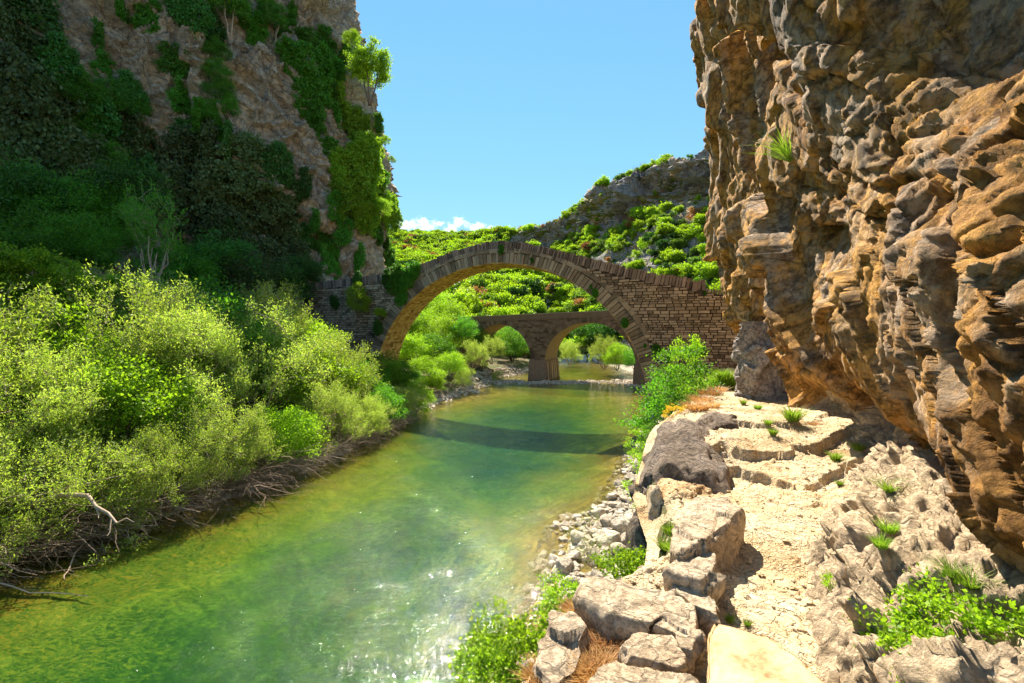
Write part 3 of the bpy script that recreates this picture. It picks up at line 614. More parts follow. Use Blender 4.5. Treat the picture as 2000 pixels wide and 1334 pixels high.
# ------------------------------------------------------------------ road bridge behind
RBs = .40; a2 = math.atan(RBs); c2_, s2_ = math.cos(a2), math.sin(a2)
O2 = np.array((4.0, 58.4-RBs*4.0, 0)); AX2 = np.array([(c2_, -s2_, 0), (s2_, c2_, 0), (0, 0, 1)])
def W2(s, t, z): return O2+np.array((s, t, z))@AX2
def p2s(px): u = (px-1000)/F; D = 58.4/(1+RBs*u); return (u*D-4.0)/c2_, D
road = empty('road_bridge', tuple(O2)); tag(road, 'lower stone road bridge with round arches seen through the old arch', 'bridge'); o2 = np.array(road.location)
arches = [(p2s(975)[0], 4.3, 2.3, 6.95), (p2s(1149)[0], 5.45, 2.3, 7.1), (p2s(800)[0], 4.4, 2.3, 6.8), (p2s(1149)[0]+14.0, 5.3, 2.3, 7.2)]
def soff(s):
    z = np.full_like(s, -1.5)
    for c, hw, z0, zc in arches:
        k = (s-c)/hw; z = np.where(np.abs(k) < 1, z0+(zc-z0)*np.sqrt(np.maximum(1-k*k, 0)), z)
    return z
ss2 = np.unique(np.concatenate([np.linspace(-26, 32, 60)]+[c+hw*np.sin(np.linspace(-math.pi/2, math.pi/2, 50)) for c, hw, _, _ in arches]+[np.array([c-hw-.001, c+hw+.001]) for c, hw, _, _ in arches]))
ztop2 = lambda s: 8.18+.032*s
BW = 5.4; n = len(ss2); V = []
for t in (0, BW):
    for zq in (soff(ss2), ztop2(ss2)-.62): V += [W2(s_, t, z_) for s_, z_ in zip(ss2, zq)]
Fq = []; mi = []
for i in range(n-1):
    Fq += [(i, i+1, n+i+1, n+i), (2*n+i, 3*n+i, 3*n+i+1, 2*n+i+1), (n+i, n+i+1, 3*n+i+1, 3*n+i), (i, 2*n+i, 2*n+i+1, i+1)]; mi += [0, 0, 0, 1]
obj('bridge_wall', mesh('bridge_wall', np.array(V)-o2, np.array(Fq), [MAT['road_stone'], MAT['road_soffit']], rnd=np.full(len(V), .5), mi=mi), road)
# ring stones, courses and parapet
bag = Bag()
for c, hw, z0, zc in arches:
    th = 0
    while th < math.pi:
        d_ = .30/hw; m_ = th+d_/2; r = .55; q = []
        for a, rr_ in ((th+.004, 0), (th+d_-.004, 0), (th+d_-.004, r), (th+.004, r)): q.append((c+(hw+rr_)*math.cos(a), z0+(zc-z0+rr_)*math.sin(a)))
        Vv = np.array([W2(x_, t_, z_) for t_ in (-.06+R.uniform(-.02, .02), .3) for x_, z_ in q])-o2
        bag.add(Vv, np.array([(3, 2, 1, 0), (4, 5, 6, 7), (0, 1, 5, 4), (1, 2, 6, 5), (2, 3, 7, 6), (3, 0, 4, 7)])); th += d_
tag(obj('arch_stones', bag.mesh('arch_stones', MAT['road_stone']), road), kind='stuff')
bag = Bag(); z = 2.2
while z < 8.9:
    h = R.uniform(.17, .24); s = -12
    while s < 14:
        l = R.uniform(.3, .7); q = np.array([s, s+l]); ok = z+h < ztop2(s)-.6
        for c, hw, z0, zc in arches:
            for e_ in q:
                if ((e_-c)/(hw+.55))**2+(max(z+h/2-z0, 0)/(zc-z0+.5))**2 < 1: ok = False
        if ok and R.random() < .95: bag.add(boxV(W2(s+l/2, R.uniform(-.02, .02), z+h/2)-o2, AX2, np.array([l/2-.012, .06, h/2-.012]), .006, 0), BOXF)
        s += l
    z += h
tag(obj('wall_stones', bag.mesh('wall_stones', MAT['road_stone']), road), kind='stuff')
for t0 in (-.08, BW-.22):
    V = []
    for s_ in (-26, 32):
        for t_ in (t0, t0+.30):
            for z_ in (-.62, 0): V.append(W2(s_, t_, ztop2(s_)+z_))
    obj('parapet', mesh('parapet', np.array(V)-o2, BOXF, MAT['road_stone'], rnd=np.full(8, .4)), road)
    V = []
    for s_ in (-26, 32):
        for t_ in (t0-.05, t0+.35):
            for z_ in (.003, .11): V.append(W2(s_, t_, ztop2(s_)+z_))
    obj('coping', mesh('coping', np.array(V)-o2, BOXF, MAT['ringstone'], rnd=np.full(8, .9)), road)
def slabprism(name, sA, sB, t0, t1, z0, z1, tp, mat):
    V = []
    for z_, e_ in ((z0, tp), (z1, 0)):
        for s_, t_ in ((sA-e_, t0-e_), (sB+e_, t0-e_), (sB+e_, t1+e_), (sA-e_, t1+e_)): V.append(W2(s_, t_, z_))
    obj(name, mesh(name, np.array(V)-o2, np.array([(0, 1, 5, 4), (1, 2, 6, 5), (2, 3, 7, 6), (3, 0, 4, 7), (4, 5, 6, 7), (3, 2, 1, 0)]), mat, rnd=np.full(8, .7)), road)
pa, pb = arches[0][0]+arches[0][1], arches[1][0]-arches[1][1]
slabprism('pier_base', pa-.15, pb+.15, -.25, BW+.2, -1.4, 2.45, .22, MAT['road_stone'])
slabprism('pier_base', arches[1][0]+arches[1][1]-.15, arches[3][0]-arches[3][1]+.15, -.25, BW+.2, -1.4, 2.25, .22, MAT['road_stone'])
slabprism('pier_base', arches[2][0]+arches[2][1]-.1, arches[0][0]-arches[0][1]+.1, -.25, BW+.2, -1.4, 2.45, .22, MAT['road_stone'])
for i in range(6):   # thin strips added for the vertical shuttering marks on the pier side
    t_ = .4+i*.85; V = [W2(pb+.19+.22*(1-(z_+1)/3.4)+e_, tt, z_) for z_ in (.0, 2.3) for e_ in (0, .05) for tt in (t_, t_+.42)]
    obj('shuttering_mark', mesh('shuttering_strip', np.array(V)-o2, BOXF, MAT['road_soffit'], rnd=np.full(8, rng.random())), road).name = 'shuttering_strip'

# ------------------------------------------------------------------ loose rocks and slabs
def ico(sub):
    import bmesh
    bm = bmesh.new(); bmesh.ops.create_icosphere(bm, subdivisions=sub, radius=1)
    V = np.array([v.co[:] for v in bm.verts]); Fc = np.array([[v.index for v in f.verts] for f in bm.faces]); bm.free(); return V, Fc
ICO = {k: ico(k) for k in (2, 3, 4, 5)}
def rock(name, loc_, size, seed, mat, sub=3, rz=0, amp=.35, tilt=(0, 0)):
    V, Fc = ICO[sub]; V = V.copy(); rs = np.random.default_rng(seed)
    for _ in range(9):
        n = rs.normal(size=3); n /= np.linalg.norm(n); h = rs.uniform(.55, .85); d = V@n-h; V = np.where(d[:, None] > 0, V-n*d[:, None]*.85, V)
    f, _ = facet(V*1.7+seed, seed); V = V*(1+amp*.35*f+amp*.35*fbm(V*1.5+seed, 4, seed)+amp*.12*fbm(V*6+seed, 3, seed+1))[:, None]
    V = V*np.array(size)
    if sub >= 4: V = V+.02*np.stack([fbm(V*5+k, 4, seed+k) for k in range(3)], 1)
    o = obj(name, mesh(name, V, Fc, mat, True)); o.location = loc_; o.rotation_euler = (tilt[0], tilt[1], rz); return o
def slab(name, poly, D0z, th, seed, mat, k=1.):
    """flat stone: polygon of photo pixels projected on the level z"""
    pts = []
    for px, py in poly:
        D = (CAM_Z-D0z)*F/(py-HY); pts.append(((px-1000)*D/F, D))
    pts = np.array(pts); c = pts.mean(0); q = (pts-c)*(1.09 if k > .5 else 1); ang = np.linspace(0, 1, 90, endpoint=False)*len(q); i = ang.astype(int); f = (ang-i)[:, None]
    rim = q[i % len(q)]*(1-f)+q[(i+1) % len(q)]*f
    rs = np.linspace(0, 1, 26); V = []
    for r in rs: V.append(np.column_stack([rim*r, np.zeros(90)]))
    for j in range(1, 11): V.append(np.column_stack([rim*(1+.015*math.sin(j)), np.full(90, -th*j/10)]))
    V = np.concatenate(V); rr = np.repeat(np.concatenate([rs, np.ones(10)]), 90); p = V+np.array([c[0], c[1], D0z])
    f1, e1 = facet(p*2.3+seed, seed); f2, e2 = facet(p*7+seed, seed+9); n3 = fbm(p*3+seed, 4, seed+20); n4 = fbm(p*13, 4, seed+30); f1, f2, n3, n4 = f1*k, f2*k, n3*k, n4*k
    top = rr < .999
    V[:, 2] += np.where(top, 1, .5)*(f1*.035+f2*.012+n3*.03+n4*.012)-.035*sm(rr, .90, 1.)*np.where(V[:, 2] > -.01, 1, 0)
    rad = V[:, :2]/np.maximum(np.linalg.norm(V[:, :2], axis=1, keepdims=True), 1e-6)
    side = sm(rr, .7, 1.); V[:, :2] += rad*(side*(f1*.05+f2*.03+n3*.05+n4*.012))[:, None]
    idx = np.arange(36*90).reshape(36, 90); Fq = np.stack([idx[:-1], np.roll(idx, -1, 1)[:-1], np.roll(idx, -1, 1)[1:], idx[1:]], -1).reshape(-1, 4)[:, ::-1]
    o = obj(name, mesh(name, V, Fq, mat, True)); o.location = (c[0], c[1], D0z); return o
SL = [('grey', [(1150, 1130), (1230, 1139), (1311, 1156), (1308, 1185), (1300, 1208), (1270, 1216), (1185, 1196), (1143, 1162)], 4.86, .6, 'flat grey slab with a straight far edge, beside the low herb clump'),
      ('b', [(1314, 1183), (1352, 1189), (1358, 1222), (1352, 1270), (1330, 1262), (1318, 1236), (1284, 1222), (1300, 1206)], 4.84, .5, 'small slab wedged on the right of the flat grey slab'),
      ('c', [(1212, 1250), (1240, 1222), (1290, 1228), (1330, 1262), (1336, 1290), (1320, 1302), (1230, 1278)], 4.86, .5, 'broad slab behind the front one, edged by orange dry grass'),
      ('d', [(1155, 1390), (1168, 1304), (1232, 1280), (1320, 1302), (1352, 1330), (1350, 1390)], 4.90, .5, 'front slab at the bottom edge of the photograph'),
      ('e', [(1078, 1205), (1120, 1214), (1146, 1262), (1132, 1300), (1082, 1340), (1036, 1300), (1046, 1240)], 4.80, .6, 'pale knobbly rock between two green herb clumps on the drop edge'),
      ('f', [(1308, 1112), (1330, 1075), (1366, 1055), (1397, 1075), (1395, 1106), (1368, 1134)], 4.92, .5, 'square slab standing above the path gravel'),
      ('g', [(1304, 1140), (1312, 1118), (1368, 1135), (1402, 1174), (1406, 1200), (1350, 1176)], 4.88, .5, 'slab in front of the square slab, its right side broken'),
      ('h', [(1312, 1040), (1334, 988), (1372, 964), (1418, 968), (1450, 988), (1425, 1018), (1374, 1054), (1330, 1070)], 5.0, .5, 'long slab in front of the dark boulder, orange where broken'),
      ('i', [(1384, 1232), (1396, 1212), (1500, 1240), (1562, 1282), (1625, 1340), (1650, 1420), (1384, 1420)], 4.86, .14, 'smooth cream flagstone set in the path at the bottom of the photograph')]
for k, (nm, poly, z, th, lab) in enumerate(SL):
    o = slab('rock_slab', poly, z, th, 30+k*7, MAT['flag' if nm == 'i' else 'slab'], .22 if nm == 'i' else 1.); tag(o, lab, 'rock slab', None if nm == 'i' else 'slabs along the outer edge of the path')
# big dark boulder beside the steps
def pxloc(px, py, D): return tuple(P(px, py, D))
o = rock('boulder', pxloc(1344, 945, 6.0), (.64, 1.3, .68), 401, MAT['boulder'], 5, rz=-.42, amp=.5, tilt=(.22, -.25)); tag(o, 'large dark brown boulder leaning at the path edge above the river', 'boulder')
o = rock('boulder', pxloc(1284, 1010, 5.1), (.15, .3, .34), 404, MAT['slab'], 4, amp=.4); tag(o, 'upright pale rock on the edge between dark boulder and long slab', 'boulder')
o = rock('boulder', pxloc(1402, 862, 7.3), (.42, .8, .42), 402, MAT['boulder'], 5, rz=-.5, amp=.5, tilt=(.1, 0)); tag(o, 'ridged boulder top behind the large dark boulder', 'boulder')
o = rock('boulder', pxloc(1262, 1080, 5.3), (.22, .35, .5), 403, MAT['boulder'], 4, amp=.4); tag(o, 'narrow grey rock below the long slab and the grass', 'boulder')
# pale pillar of rock under the overhang: lofted cone with ribs
def pillar():
    nu_, nv_ = 110, 110; a = np.linspace(-math.pi, math.pi, nu_); v = np.linspace(0, 1, nv_); A_, V_ = np.meshgrid(a, v, indexing='ij'); A_, V_ = A_.ravel(), V_.ravel()
    rr = 1.02-.62*V_**1.2; V = np.stack([np.cos(A_)*rr*.98-.62*V_, np.sin(A_)*rr*1.1, V_*2.75], 1); n = np.stack([np.cos(A_), np.sin(A_), A_*0], 1)
    f, _ = facet(V*np.array([2, 2, 1.])+4, 501); f2, _ = facet(V*np.array([5, 5, 3.])+4, 502)
    V = V+n*(f*.22+f2*.08+.10*ridge(V*np.array([2.5, 2.5, .8]), 4, 503)+.04*fbm(V*8, 3, 504))[:, None]
    return mesh('rock_pillar', V, gridF(nu_, nv_)[:, ::1], MAT['boulder_pale'], True)
MAT['boulder_pale'] = rock_mat('boulder_pale', [(.33, (.16, .12, .10)), (.40, (.44, .36, .31)), (.54, (.62, .53, .47)), (.7, (.7, .62, .55))], 2.4, .04)
o = obj('rock_pillar', pillar()); o.location = (6.72, 11.3, 3.9); tag(o, 'pale grey rock pillar standing under the overhang where the path turns', 'rock')
# stones at the water's edge
WS = [(1102, 1080, 40, 'whitish boulder standing in the shallows, nearest to the deep water'), (1128, 1032, 34, 'white flat-topped stone at the river corner of the stone heap'), (1186, 1000, 36, 'stone at the far side of the heap by the shallow ochre water'),
      (1160, 1022, 26, 'small stone behind the twiggy bush in the shallows'), (1190, 1038, 44, 'largest light stone in the middle of the heap'), (1216, 1014, 38, 'rounded stone beside the sapling at the water'),
      (1222, 1044, 28, 'stone under the slope of the dark boulder'), (1248, 1045, 50, 'tall light grey stone leaning on the dark boulder'), (1150, 1128, 34, 'stone just behind the flat grey slab'),
      (1236, 1005, 30, 'stone at the foot of the thin sapling'), (1120, 1118, 22, 'low wet stone next to the whitish boulder'), (1262, 872, 40, 'dark stone under the green shrub by the bridge shadow'),
      (1288, 893, 44, 'rounded stone behind the dark boulder'), (1250, 905, 38, 'stone at the waterline left of the dark boulder'), (1205, 1062, 30, 'angular stone in front of the heap'), (1170, 985, 26, 'low flat stone half under ochre water')]
for k, (px, py, s, lab) in enumerate(WS):
    D = 5.85/(py-HY)*F*1000/1000; D = (CAM_Z-.25)*F/(py+s*.35-HY); x, y = (px-1000)*D/F, D; r = s/2*D/F*1.12; zg = gz(x, y)
    o = rock('river_stone', (x, y, max(zg, -.25)+r*.38), (r, r*R.uniform(.8, 1.2), r*R.uniform(.6, .8)), 600+k, MAT['river_stone'], 4 if s > 35 else 3, rz=R.random()*3); tag(o, lab, 'stone', 'stones at the right water edge')
# gravel: countless pebbles on the bars and banks, one object
def pebbles(name, pts, rmin, rmax, mat, seed, flat=.55):
    V0, F0 = ICO[2] if False else (np.array([(1, 0, 0), (-1, 0, 0), (0, 1, 0), (0, -1, 0), (0, 0, 1), (0, 0, -1), (.6, .6, .5), (-.6, .5, .55), (.5, -.6, .5), (-.55, -.55, .5)]), None)
    from mathutils import geometry
    import bmesh
    shapes = []
    for q in range(5):
        bm = bmesh.new(); rs = np.random.default_rng(seed+q)
        for v in range(14):
            p_ = rs.normal(size=3); p_ /= np.linalg.norm(p_); bm.verts.new(p_*rs.uniform(.75, 1.1))
        bmesh.ops.convex_hull(bm, input=bm.verts); vs_ = [v for v in bm.verts if v.link_faces]; idm = {v: i for i, v in enumerate(vs_)}
        shapes.append((np.array([v.co[:] for v in vs_]), np.array([[idm[v] for v in f.verts] for f in bm.faces if len(f.verts) == 3]))); bm.free()
    b = Bag()
    for (x, y, z) in pts:
        Vs, Fs = shapes[R.randrange(5)]; r = rmin*(rmax/rmin)**(R.random()**2); an = R.random()*6.3; c, s = math.cos(an), math.sin(an)
        q = Vs*np.array([r, r*R.uniform(.6, 1), r*flat]); q = np.stack([q[:, 0]*c-q[:, 1]*s, q[:, 0]*s+q[:, 1]*c, q[:, 2]], 1)+np.array((x, y, z+r*flat*.3)); b.add(q, Fs)
    return tag(obj(name, b.mesh(name, mat)), kind='stuff')
y = rng.uniform(46, 66, 20000); x = rng.uniform(-7, 19, 20000); z = ground_h(x, y); k = (z > -.12) & (z < .9); pts = np.stack([x, y, z], 1)[k][:4200]
pebbles('gravel_bar', pts, .07, .36, MAT['river_stone'], 3)
y = rng.uniform(8, 32, 4000); x = np.interp(y, YR, XR)+rng.uniform(-.7, 1.6, 4000); z = ground_h(x, y); pts = np.stack([x, y, z], 1)[z > -.5][:1700]
y = rng.uniform(20, 46, 500); x = np.interp(y, YL, XL)+rng.uniform(-1, .8, 500); pts = np.concatenate([pts, np.stack([x, y, ground_h(x, y)], 1)])
pebbles('bank_stones', pts, .05, .28, MAT['river_stone'], 9)
pts = []
for _ in range(3200):
    y = 1.7+8*R.random()**1.6; a, b = np.interp(y, YP, XP), np.interp(y, [0, 2, 3.5, 6, 10], [1.7, 1.95, 2.8, 4.6, 6.9]); t = R.random(); t = t if R.random() < .4 else (t*.35+.04 if R.random() < .6 else 1-t*.3)
    x = float(a+(b-a)*t); h = BV['pa'].ray_cast(Vector((x, y, 7)), Vector((0, 0, -1)))
    if h[0]: pts.append((x, y, h[0].z))
pebbles('path_gravel', pts, .006, .038, MAT['path'], 15)

# ------------------------------------------------------------------ plants
def tube(pts, r0, r1, k=4):
    pts = np.asarray(pts, float); n = len(pts); tg = np.gradient(pts, axis=0); tg /= np.linalg.norm(tg, axis=1, keepdims=True)+1e-9
    up = np.where(np.abs(tg[:, 2:3]) > .9, np.array([[1., 0, 0]]), np.array([[0, 0, 1.]])); a = np.cross(tg, up); a /= np.linalg.norm(a, axis=1, keepdims=True)+1e-9; b = np.cross(tg, a)
    r = np.linspace(r0, r1, n)[:, None]; th = np.arange(k)*2*math.pi/k
    V = np.concatenate([pts+r*(math.cos(t)*a+math.sin(t)*b) for t in th]).reshape(k, n, 3).swapaxes(0, 1).reshape(-1, 3)
    i = np.arange(n*k).reshape(n, k); j = np.roll(i, -1, 1); return V, np.stack([i[:-1], j[:-1], j[1:], i[1:]], -1).reshape(-1, 4)
def tubes(Q, r0, r1, k=3):
    Q = np.asarray(Q, float); m_, n = Q.shape[:2]; tg = np.gradient(Q, axis=1); tg /= np.linalg.norm(tg, axis=2, keepdims=True)+1e-9
    up = np.where(np.abs(tg[..., 2:3]) > .9, np.array([1., 0, 0]), np.array([0, 0, 1.])); a = np.cross(tg, up); a /= np.linalg.norm(a, axis=2, keepdims=True)+1e-9; b = np.cross(tg, a)
    r = np.linspace(r0, r1, n)[None, :, None]; th = np.arange(k)*2*math.pi/k
    V = np.stack([Q+r*(math.cos(t)*a+math.sin(t)*b) for t in th], 2).reshape(-1, 3); i = np.arange(m_*n*k).reshape(m_, n, k); j = np.roll(i, -1, 2)
    return V, np.stack([i[:, :-1], j[:, :-1], j[:, 1:], i[:, 1:]], -1).reshape(-1, 4)
def leaves(C, Dr, size, rs, width=.5, droop=.3, spread=.9):
    """one folded leaf (two triangles) per point, pointing roughly along Dr"""
    n = len(C); d = Dr+rs.normal(size=(n, 3))*spread; d[:, 2] -= droop*.5; d /= np.linalg.norm(d, axis=1, keepdims=True)+1e-9
    s = np.cross(d, rs.normal(size=(n, 3))); s /= np.linalg.norm(s, axis=1, keepdims=True)+1e-9; L_ = (size*rs.uniform(.6, 1.25, n))[:, None]
    nn = np.cross(d, s); m_ = C+d*L_*.5+nn*L_*.06
    V = np.stack([C, m_+s*L_*width*.5, C+d*L_, m_-s*L_*width*.5], 1).reshape(-1, 3); i = np.arange(n)*4
    return V, np.concatenate([np.stack([i, i+1, i+2], 1), np.stack([i, i+2, i+3], 1)]), np.repeat(rs.random(n), 4)
def clusters(rs, n, shape):
    p = rs.uniform(-1, 1, (n*16, 3)); r = np.linalg.norm(p, axis=1); ok = (r < 1) & ((r > .45) | (rs.random(len(p)) < .3))
    if shape == 'dome': ok &= p[:, 2] > -.55
    if shape == 'fan': ok &= (np.abs(p[:, 0]) < .35+.65*(p[:, 2]+1)/2) & (np.abs(p[:, 1]) < .35+.65*(p[:, 2]+1)/2)
    lump = vn(p*1.9+rs.integers(0, 90), 3); ok &= lump > -.35; p = p[ok][:n]; lump = lump[ok][:n]
    return p*(.8+.35*lump+.15*rs.random(len(p)))[:, None]
def plant(seed, rx, rz_, n_cl, per, lsize, cr, shape='dome', stems=4, base=None, width=.5, trunk=.08, cz=None, spread=.9, shoot=0.):
    """returns (wood V,F), (leaf V,F,rnd); crown of leaf clusters hung on a branching skeleton"""
    rs = np.random.default_rng(seed); c = clusters(rs, n_cl, shape); cz = rz_*1.05 if cz is None else cz
    C = c*np.array([rx, rx, rz_])+np.array([0, 0, cz]); C[:, 2] = np.maximum(C[:, 2], .12*rz_)
    nodes = [np.zeros(3)]; W = []; BR = []; SH = []
    for k in range(stems):
        a = 2*math.pi*(k+rs.random())/stems; t = np.array([math.cos(a)*rx*.35, math.sin(a)*rx*.35, cz*rs.uniform(.6, 1.)]); st = np.array([math.cos(a), math.sin(a), 0])*rx*.05
        pts = [st+(t-st)*u+np.array([rs.normal()*.04*rx, rs.normal()*.04*rx, 0])*(u > 0) for u in np.linspace(0, 1, 5)]
        W.append(tube(pts, trunk, trunk*.5, 5)); nodes += pts[1:]
    order = np.argsort(np.linalg.norm(C-np.array([0, 0, cz*.6]), axis=1)); N_ = list(nodes)
    for i in order:
        p = C[i]; A_ = np.array(N_); dd = np.linalg.norm(A_-p, axis=1)+np.where(A_[:, 2] > p[2], .5*rx, 0); q = A_[np.argmin(dd)]
        mid = (p+q)/2+rs.normal(size=3)*.08*np.linalg.norm(p-q); mid[2] += .06*np.linalg.norm(p-q)
        BR.append([q, mid, p]); N_ += [mid, p]
    LV = []; LD = []
    for p in C:
        k = int(per*rs.uniform(.5, 1.4)); out_ = p-np.array([0, 0, cz*.45]); out_ /= np.linalg.norm(out_)+1e-9
        if shoot > 0:   # leaves strung along thin shoots
            ns = max(2, k//14)
            for _ in range(ns):
                dr = out_*.8+rs.normal(size=3)*.45+np.array([0, 0, .55]); dr /= np.linalg.norm(dr); ln = shoot*rs.uniform(.6, 1.3); u = rs.random(14)[:, None]
                o_ = p+rs.normal(size=3)*cr*.4; pt = o_+dr*ln*u+rs.normal(size=(14, 3))*.02*rx; LV.append(pt); LD.append(np.tile(dr, (14, 1)))
                SH.append([o_, o_+dr*ln*.9])
        else:
            q = rs.normal(size=(k, 3))*cr*np.array([1, 1, .62])*.6; LV.append(p+q); LD.append(np.tile(out_*.6, (k, 1))+q/cr*.6)
    W.append(tubes(BR, trunk*.28, trunk*.10))
    if SH: W.append(tubes(SH, trunk*.07, trunk*.03))
    LV = np.concatenate(LV); LD = np.concatenate(LD); V, Fc, r = leaves(LV, LD, lsize, rs, width, spread=spread)
    b = Bag(); 
    for v, f in W: b.add(v, f)
    return b, (V, Fc, r)
PROTO = {}
def proto(key, name, seed, wood, leaf, **kw):
    b, (V, Fc, r) = plant(seed, **kw); PROTO[key] = (name, b.mesh('branches', MAT[wood], True), mesh('foliage', V, Fc, MAT[leaf], False, rnd=r), kw['rz_'])
for s in (1, 2, 3): proto('willow%d' % s, 'willow_shrub', 10+s, 'bark_pale', 'willow', rx=2.3, rz_=2.0, n_cl=140, per=215, lsize=.085, cr=.36, stems=7, width=.36, trunk=.055, shoot=.46, cz=2.1)
for s in (1, 2, 3): proto('lime%d' % s, 'leafy_shrub', 20+s, 'bark', 'lime', rx=2.0, rz_=1.8, n_cl=105, per=135, lsize=.11, cr=.40, stems=5, width=.6, trunk=.06)
for s in (1, 2, 3): proto('green%d' % s, 'leafy_shrub', 30+s, 'bark_dark', 'green', rx=2.0, rz_=1.8, n_cl=105, per=135, lsize=.11, cr=.40, stems=5, width=.6, trunk=.06)
for s in (1, 2): proto('dark%d' % s, 'shaded_shrub', 40+s, 'bark_dark', 'dark', rx=2.2, rz_=2.0, n_cl=130, per=95, lsize=.14, cr=.5, stems=5, width=.6, trunk=.06)
for s in (1, 2): proto('dim%d' % s, 'shaded_shrub', 45+s, 'bark_dark', 'dim', rx=2.2, rz_=2.0, n_cl=130, per=90, lsize=.13, cr=.55, stems=6, width=.5, trunk=.05)
for s in (1, 2): proto('tree%d' % s, 'broadleaf_tree', 50+s, 'bark', 'lime', rx=2.2, rz_=2.4, n_cl=170, per=80, lsize=.17, cr=.38, stems=3, width=.7, trunk=.11, cz=4.0)
proto('gtree', 'broadleaf_tree', 53, 'bark_pale', 'green', rx=2.2, rz_=2.6, n_cl=120, per=80, lsize=.17, cr=.42, stems=2, width=.7, trunk=.10, cz=4.3)
proto('vase', 'young_tree', 56, 'bark_pale', 'green', rx=1.6, rz_=2.6, n_cl=80, per=70, lsize=.12, cr=.3, shape='fan', stems=9, width=.45, trunk=.045, shoot=.7, cz=2.9)
proto('sap', 'sapling', 58, 'bark', 'lime', rx=.45, rz_=.85, n_cl=34, per=34, lsize=.05, cr=.11, stems=2, width=.6, trunk=.016, cz=1.1)
proto('bush', 'riverside_shrub', 59, 'bark', 'green', rx=1.1, rz_=1.3, n_cl=66, per=80, lsize=.075, cr=.22, stems=4, width=.65, trunk=.035, cz=1.5)
proto('bush2', 'riverside_shrub', 60, 'bark', 'lime', rx=1.1, rz_=1.3, n_cl=60, per=70, lsize=.075, cr=.2, stems=4, width=.65, trunk=.035, cz=1.5)
for s in (1, 2, 3): proto('herb%d' % s, 'herb_clump', 61+s, 'bark', 'herb' if 'herb' in MAT else 'lime', rx=.34, rz_=.22, n_cl=70, per=34, lsize=.034, cr=.065, stems=9, width=.75, trunk=.004, cz=.2)
proto('twiggy', 'twiggy_bush', 66, 'bark_pale', 'willow', rx=.7, rz_=.5, n_cl=110, per=14, lsize=.03, cr=.09, stems=12, width=.4, trunk=.010, cz=.55)
proto('yellow', 'flowering_bush', 67, 'bark', 'yellow', rx=.45, rz_=.3, n_cl=60, per=26, lsize=.04, cr=.06, stems=7, width=.8, trunk=.006, cz=.45)
# ivy: flat sheets of leaf on a wall plane (local xz, facing -y)
def ivy(seed, w_, h, n, ls, mat):
    rs = np.random.default_rng(seed); b = Bag(); C = []
    for k in range(int(n/60)):
        u, v = rs.uniform(-1, 1), rs.uniform(-1, 1)
        if u*u+v*v*.9 > 1.05-.5*rs.random(): continue
        q = rs.normal(size=(60, 3))*np.array([.17, .12, .15])+np.array([u*w_, -.1-.75*rs.random()**2, v*h]); C.append(q)
        if rs.random() < .3: b.add(*tube([(u*w_*.2, -.03, -h), (u*w_*.7, -.08, v*h*.5-.2), (u*w_, -.1, v*h)], .02, .008, 3))
    C = np.concatenate(C); D_ = np.tile(np.array([0, -.5, -.7]), (len(C), 1)); V, Fc, r = leaves(C, D_, ls, rs, .8, spread=.6)
    return b.mesh('stems', MAT['bark_dark'], True), mesh('foliage', V, Fc, MAT[mat], False, rnd=r)
for k, (mt) in enumerate(('ivy', 'green', 'lime', 'dark', 'dim')):
    a, b = ivy(70+k, 1.5, 2.2, 9000, .20, mt); PROTO['ivy_'+mt] = ('ivy_patch', a, b, 2.2)
def grass(seed, n, h, sp, mat, wid=.006, lean=.5):
    rs = np.random.default_rng(seed); a = rs.uniform(0, 2*math.pi, n); r = sp*np.sqrt(rs.random(n)); b = np.stack([np.cos(a)*r, np.sin(a)*r, a*0], 1)
    d = np.stack([np.cos(a), np.sin(a), a*0], 1)*lean*rs.uniform(.3, 1.4, n)[:, None]+rs.normal(size=(n, 3))*.2; d[:, 2] = 1; hh = (h*rs.uniform(.5, 1.2, n))[:, None]
    m_ = b+d*hh*.5; t = b+d*hh*.85; t[:, :2] += d[:, :2]*hh*.45; sd = np.stack([-np.sin(a+rs.normal(size=n)), np.cos(a), a*0], 1)*wid
    V = np.stack([b-sd, b+sd, m_+sd*.8, m_-sd*.8, t], 1).reshape(-1, 3); i = np.arange(n)*5
    return mesh('grass_tuft', V, [np.stack([i, i+1, i+2, i+3], 1), np.stack([i+3, i+2, i+4], 1)], MAT[mat], False, rnd=np.repeat(rs.random(n), 5))
GR = {'green': [grass(80+k, 260, .26, .09, 'grass') for k in range(2)], 'dry': [grass(84+k, 420, .14, .16, 'dry', .004, .9) for k in range(2)], 'long': [grass(88, 160, .42, .05, 'grass', .008, .9)]}

registry = {}
def put(key, loc_, s=1., rz=None, label=None, cat='shrub', group=None, sc3=None, rot=None):
    name, wm_, lm, _ = PROTO[key]
    o = empty(name, tuple(loc_), R.random()*6.28 if rz is None else rz, s if sc3 is None else sc3)
    if rot is not None: o.rotation_euler = rot
    obj(wm_.name.split('.')[0], wm_, o); obj('foliage', lm, o); tag(o, label, cat, group); return o
def tuft(kind, px, py, s, label, keys=('rc', 'pa', 'gr'), group=None, tilt=None):
    h = ray(px, py, keys); me = R.choice(GR[kind]); o = obj('grass_tuft' if kind != 'dry' else 'dry_grass', me); o.location = h[0]; s *= .5; o.scale = (s, s, s); o.rotation_euler = (0, 0, R.random()*6)
    if tilt: o.rotation_euler = tilt
    return tag(o, label, 'grass', group)

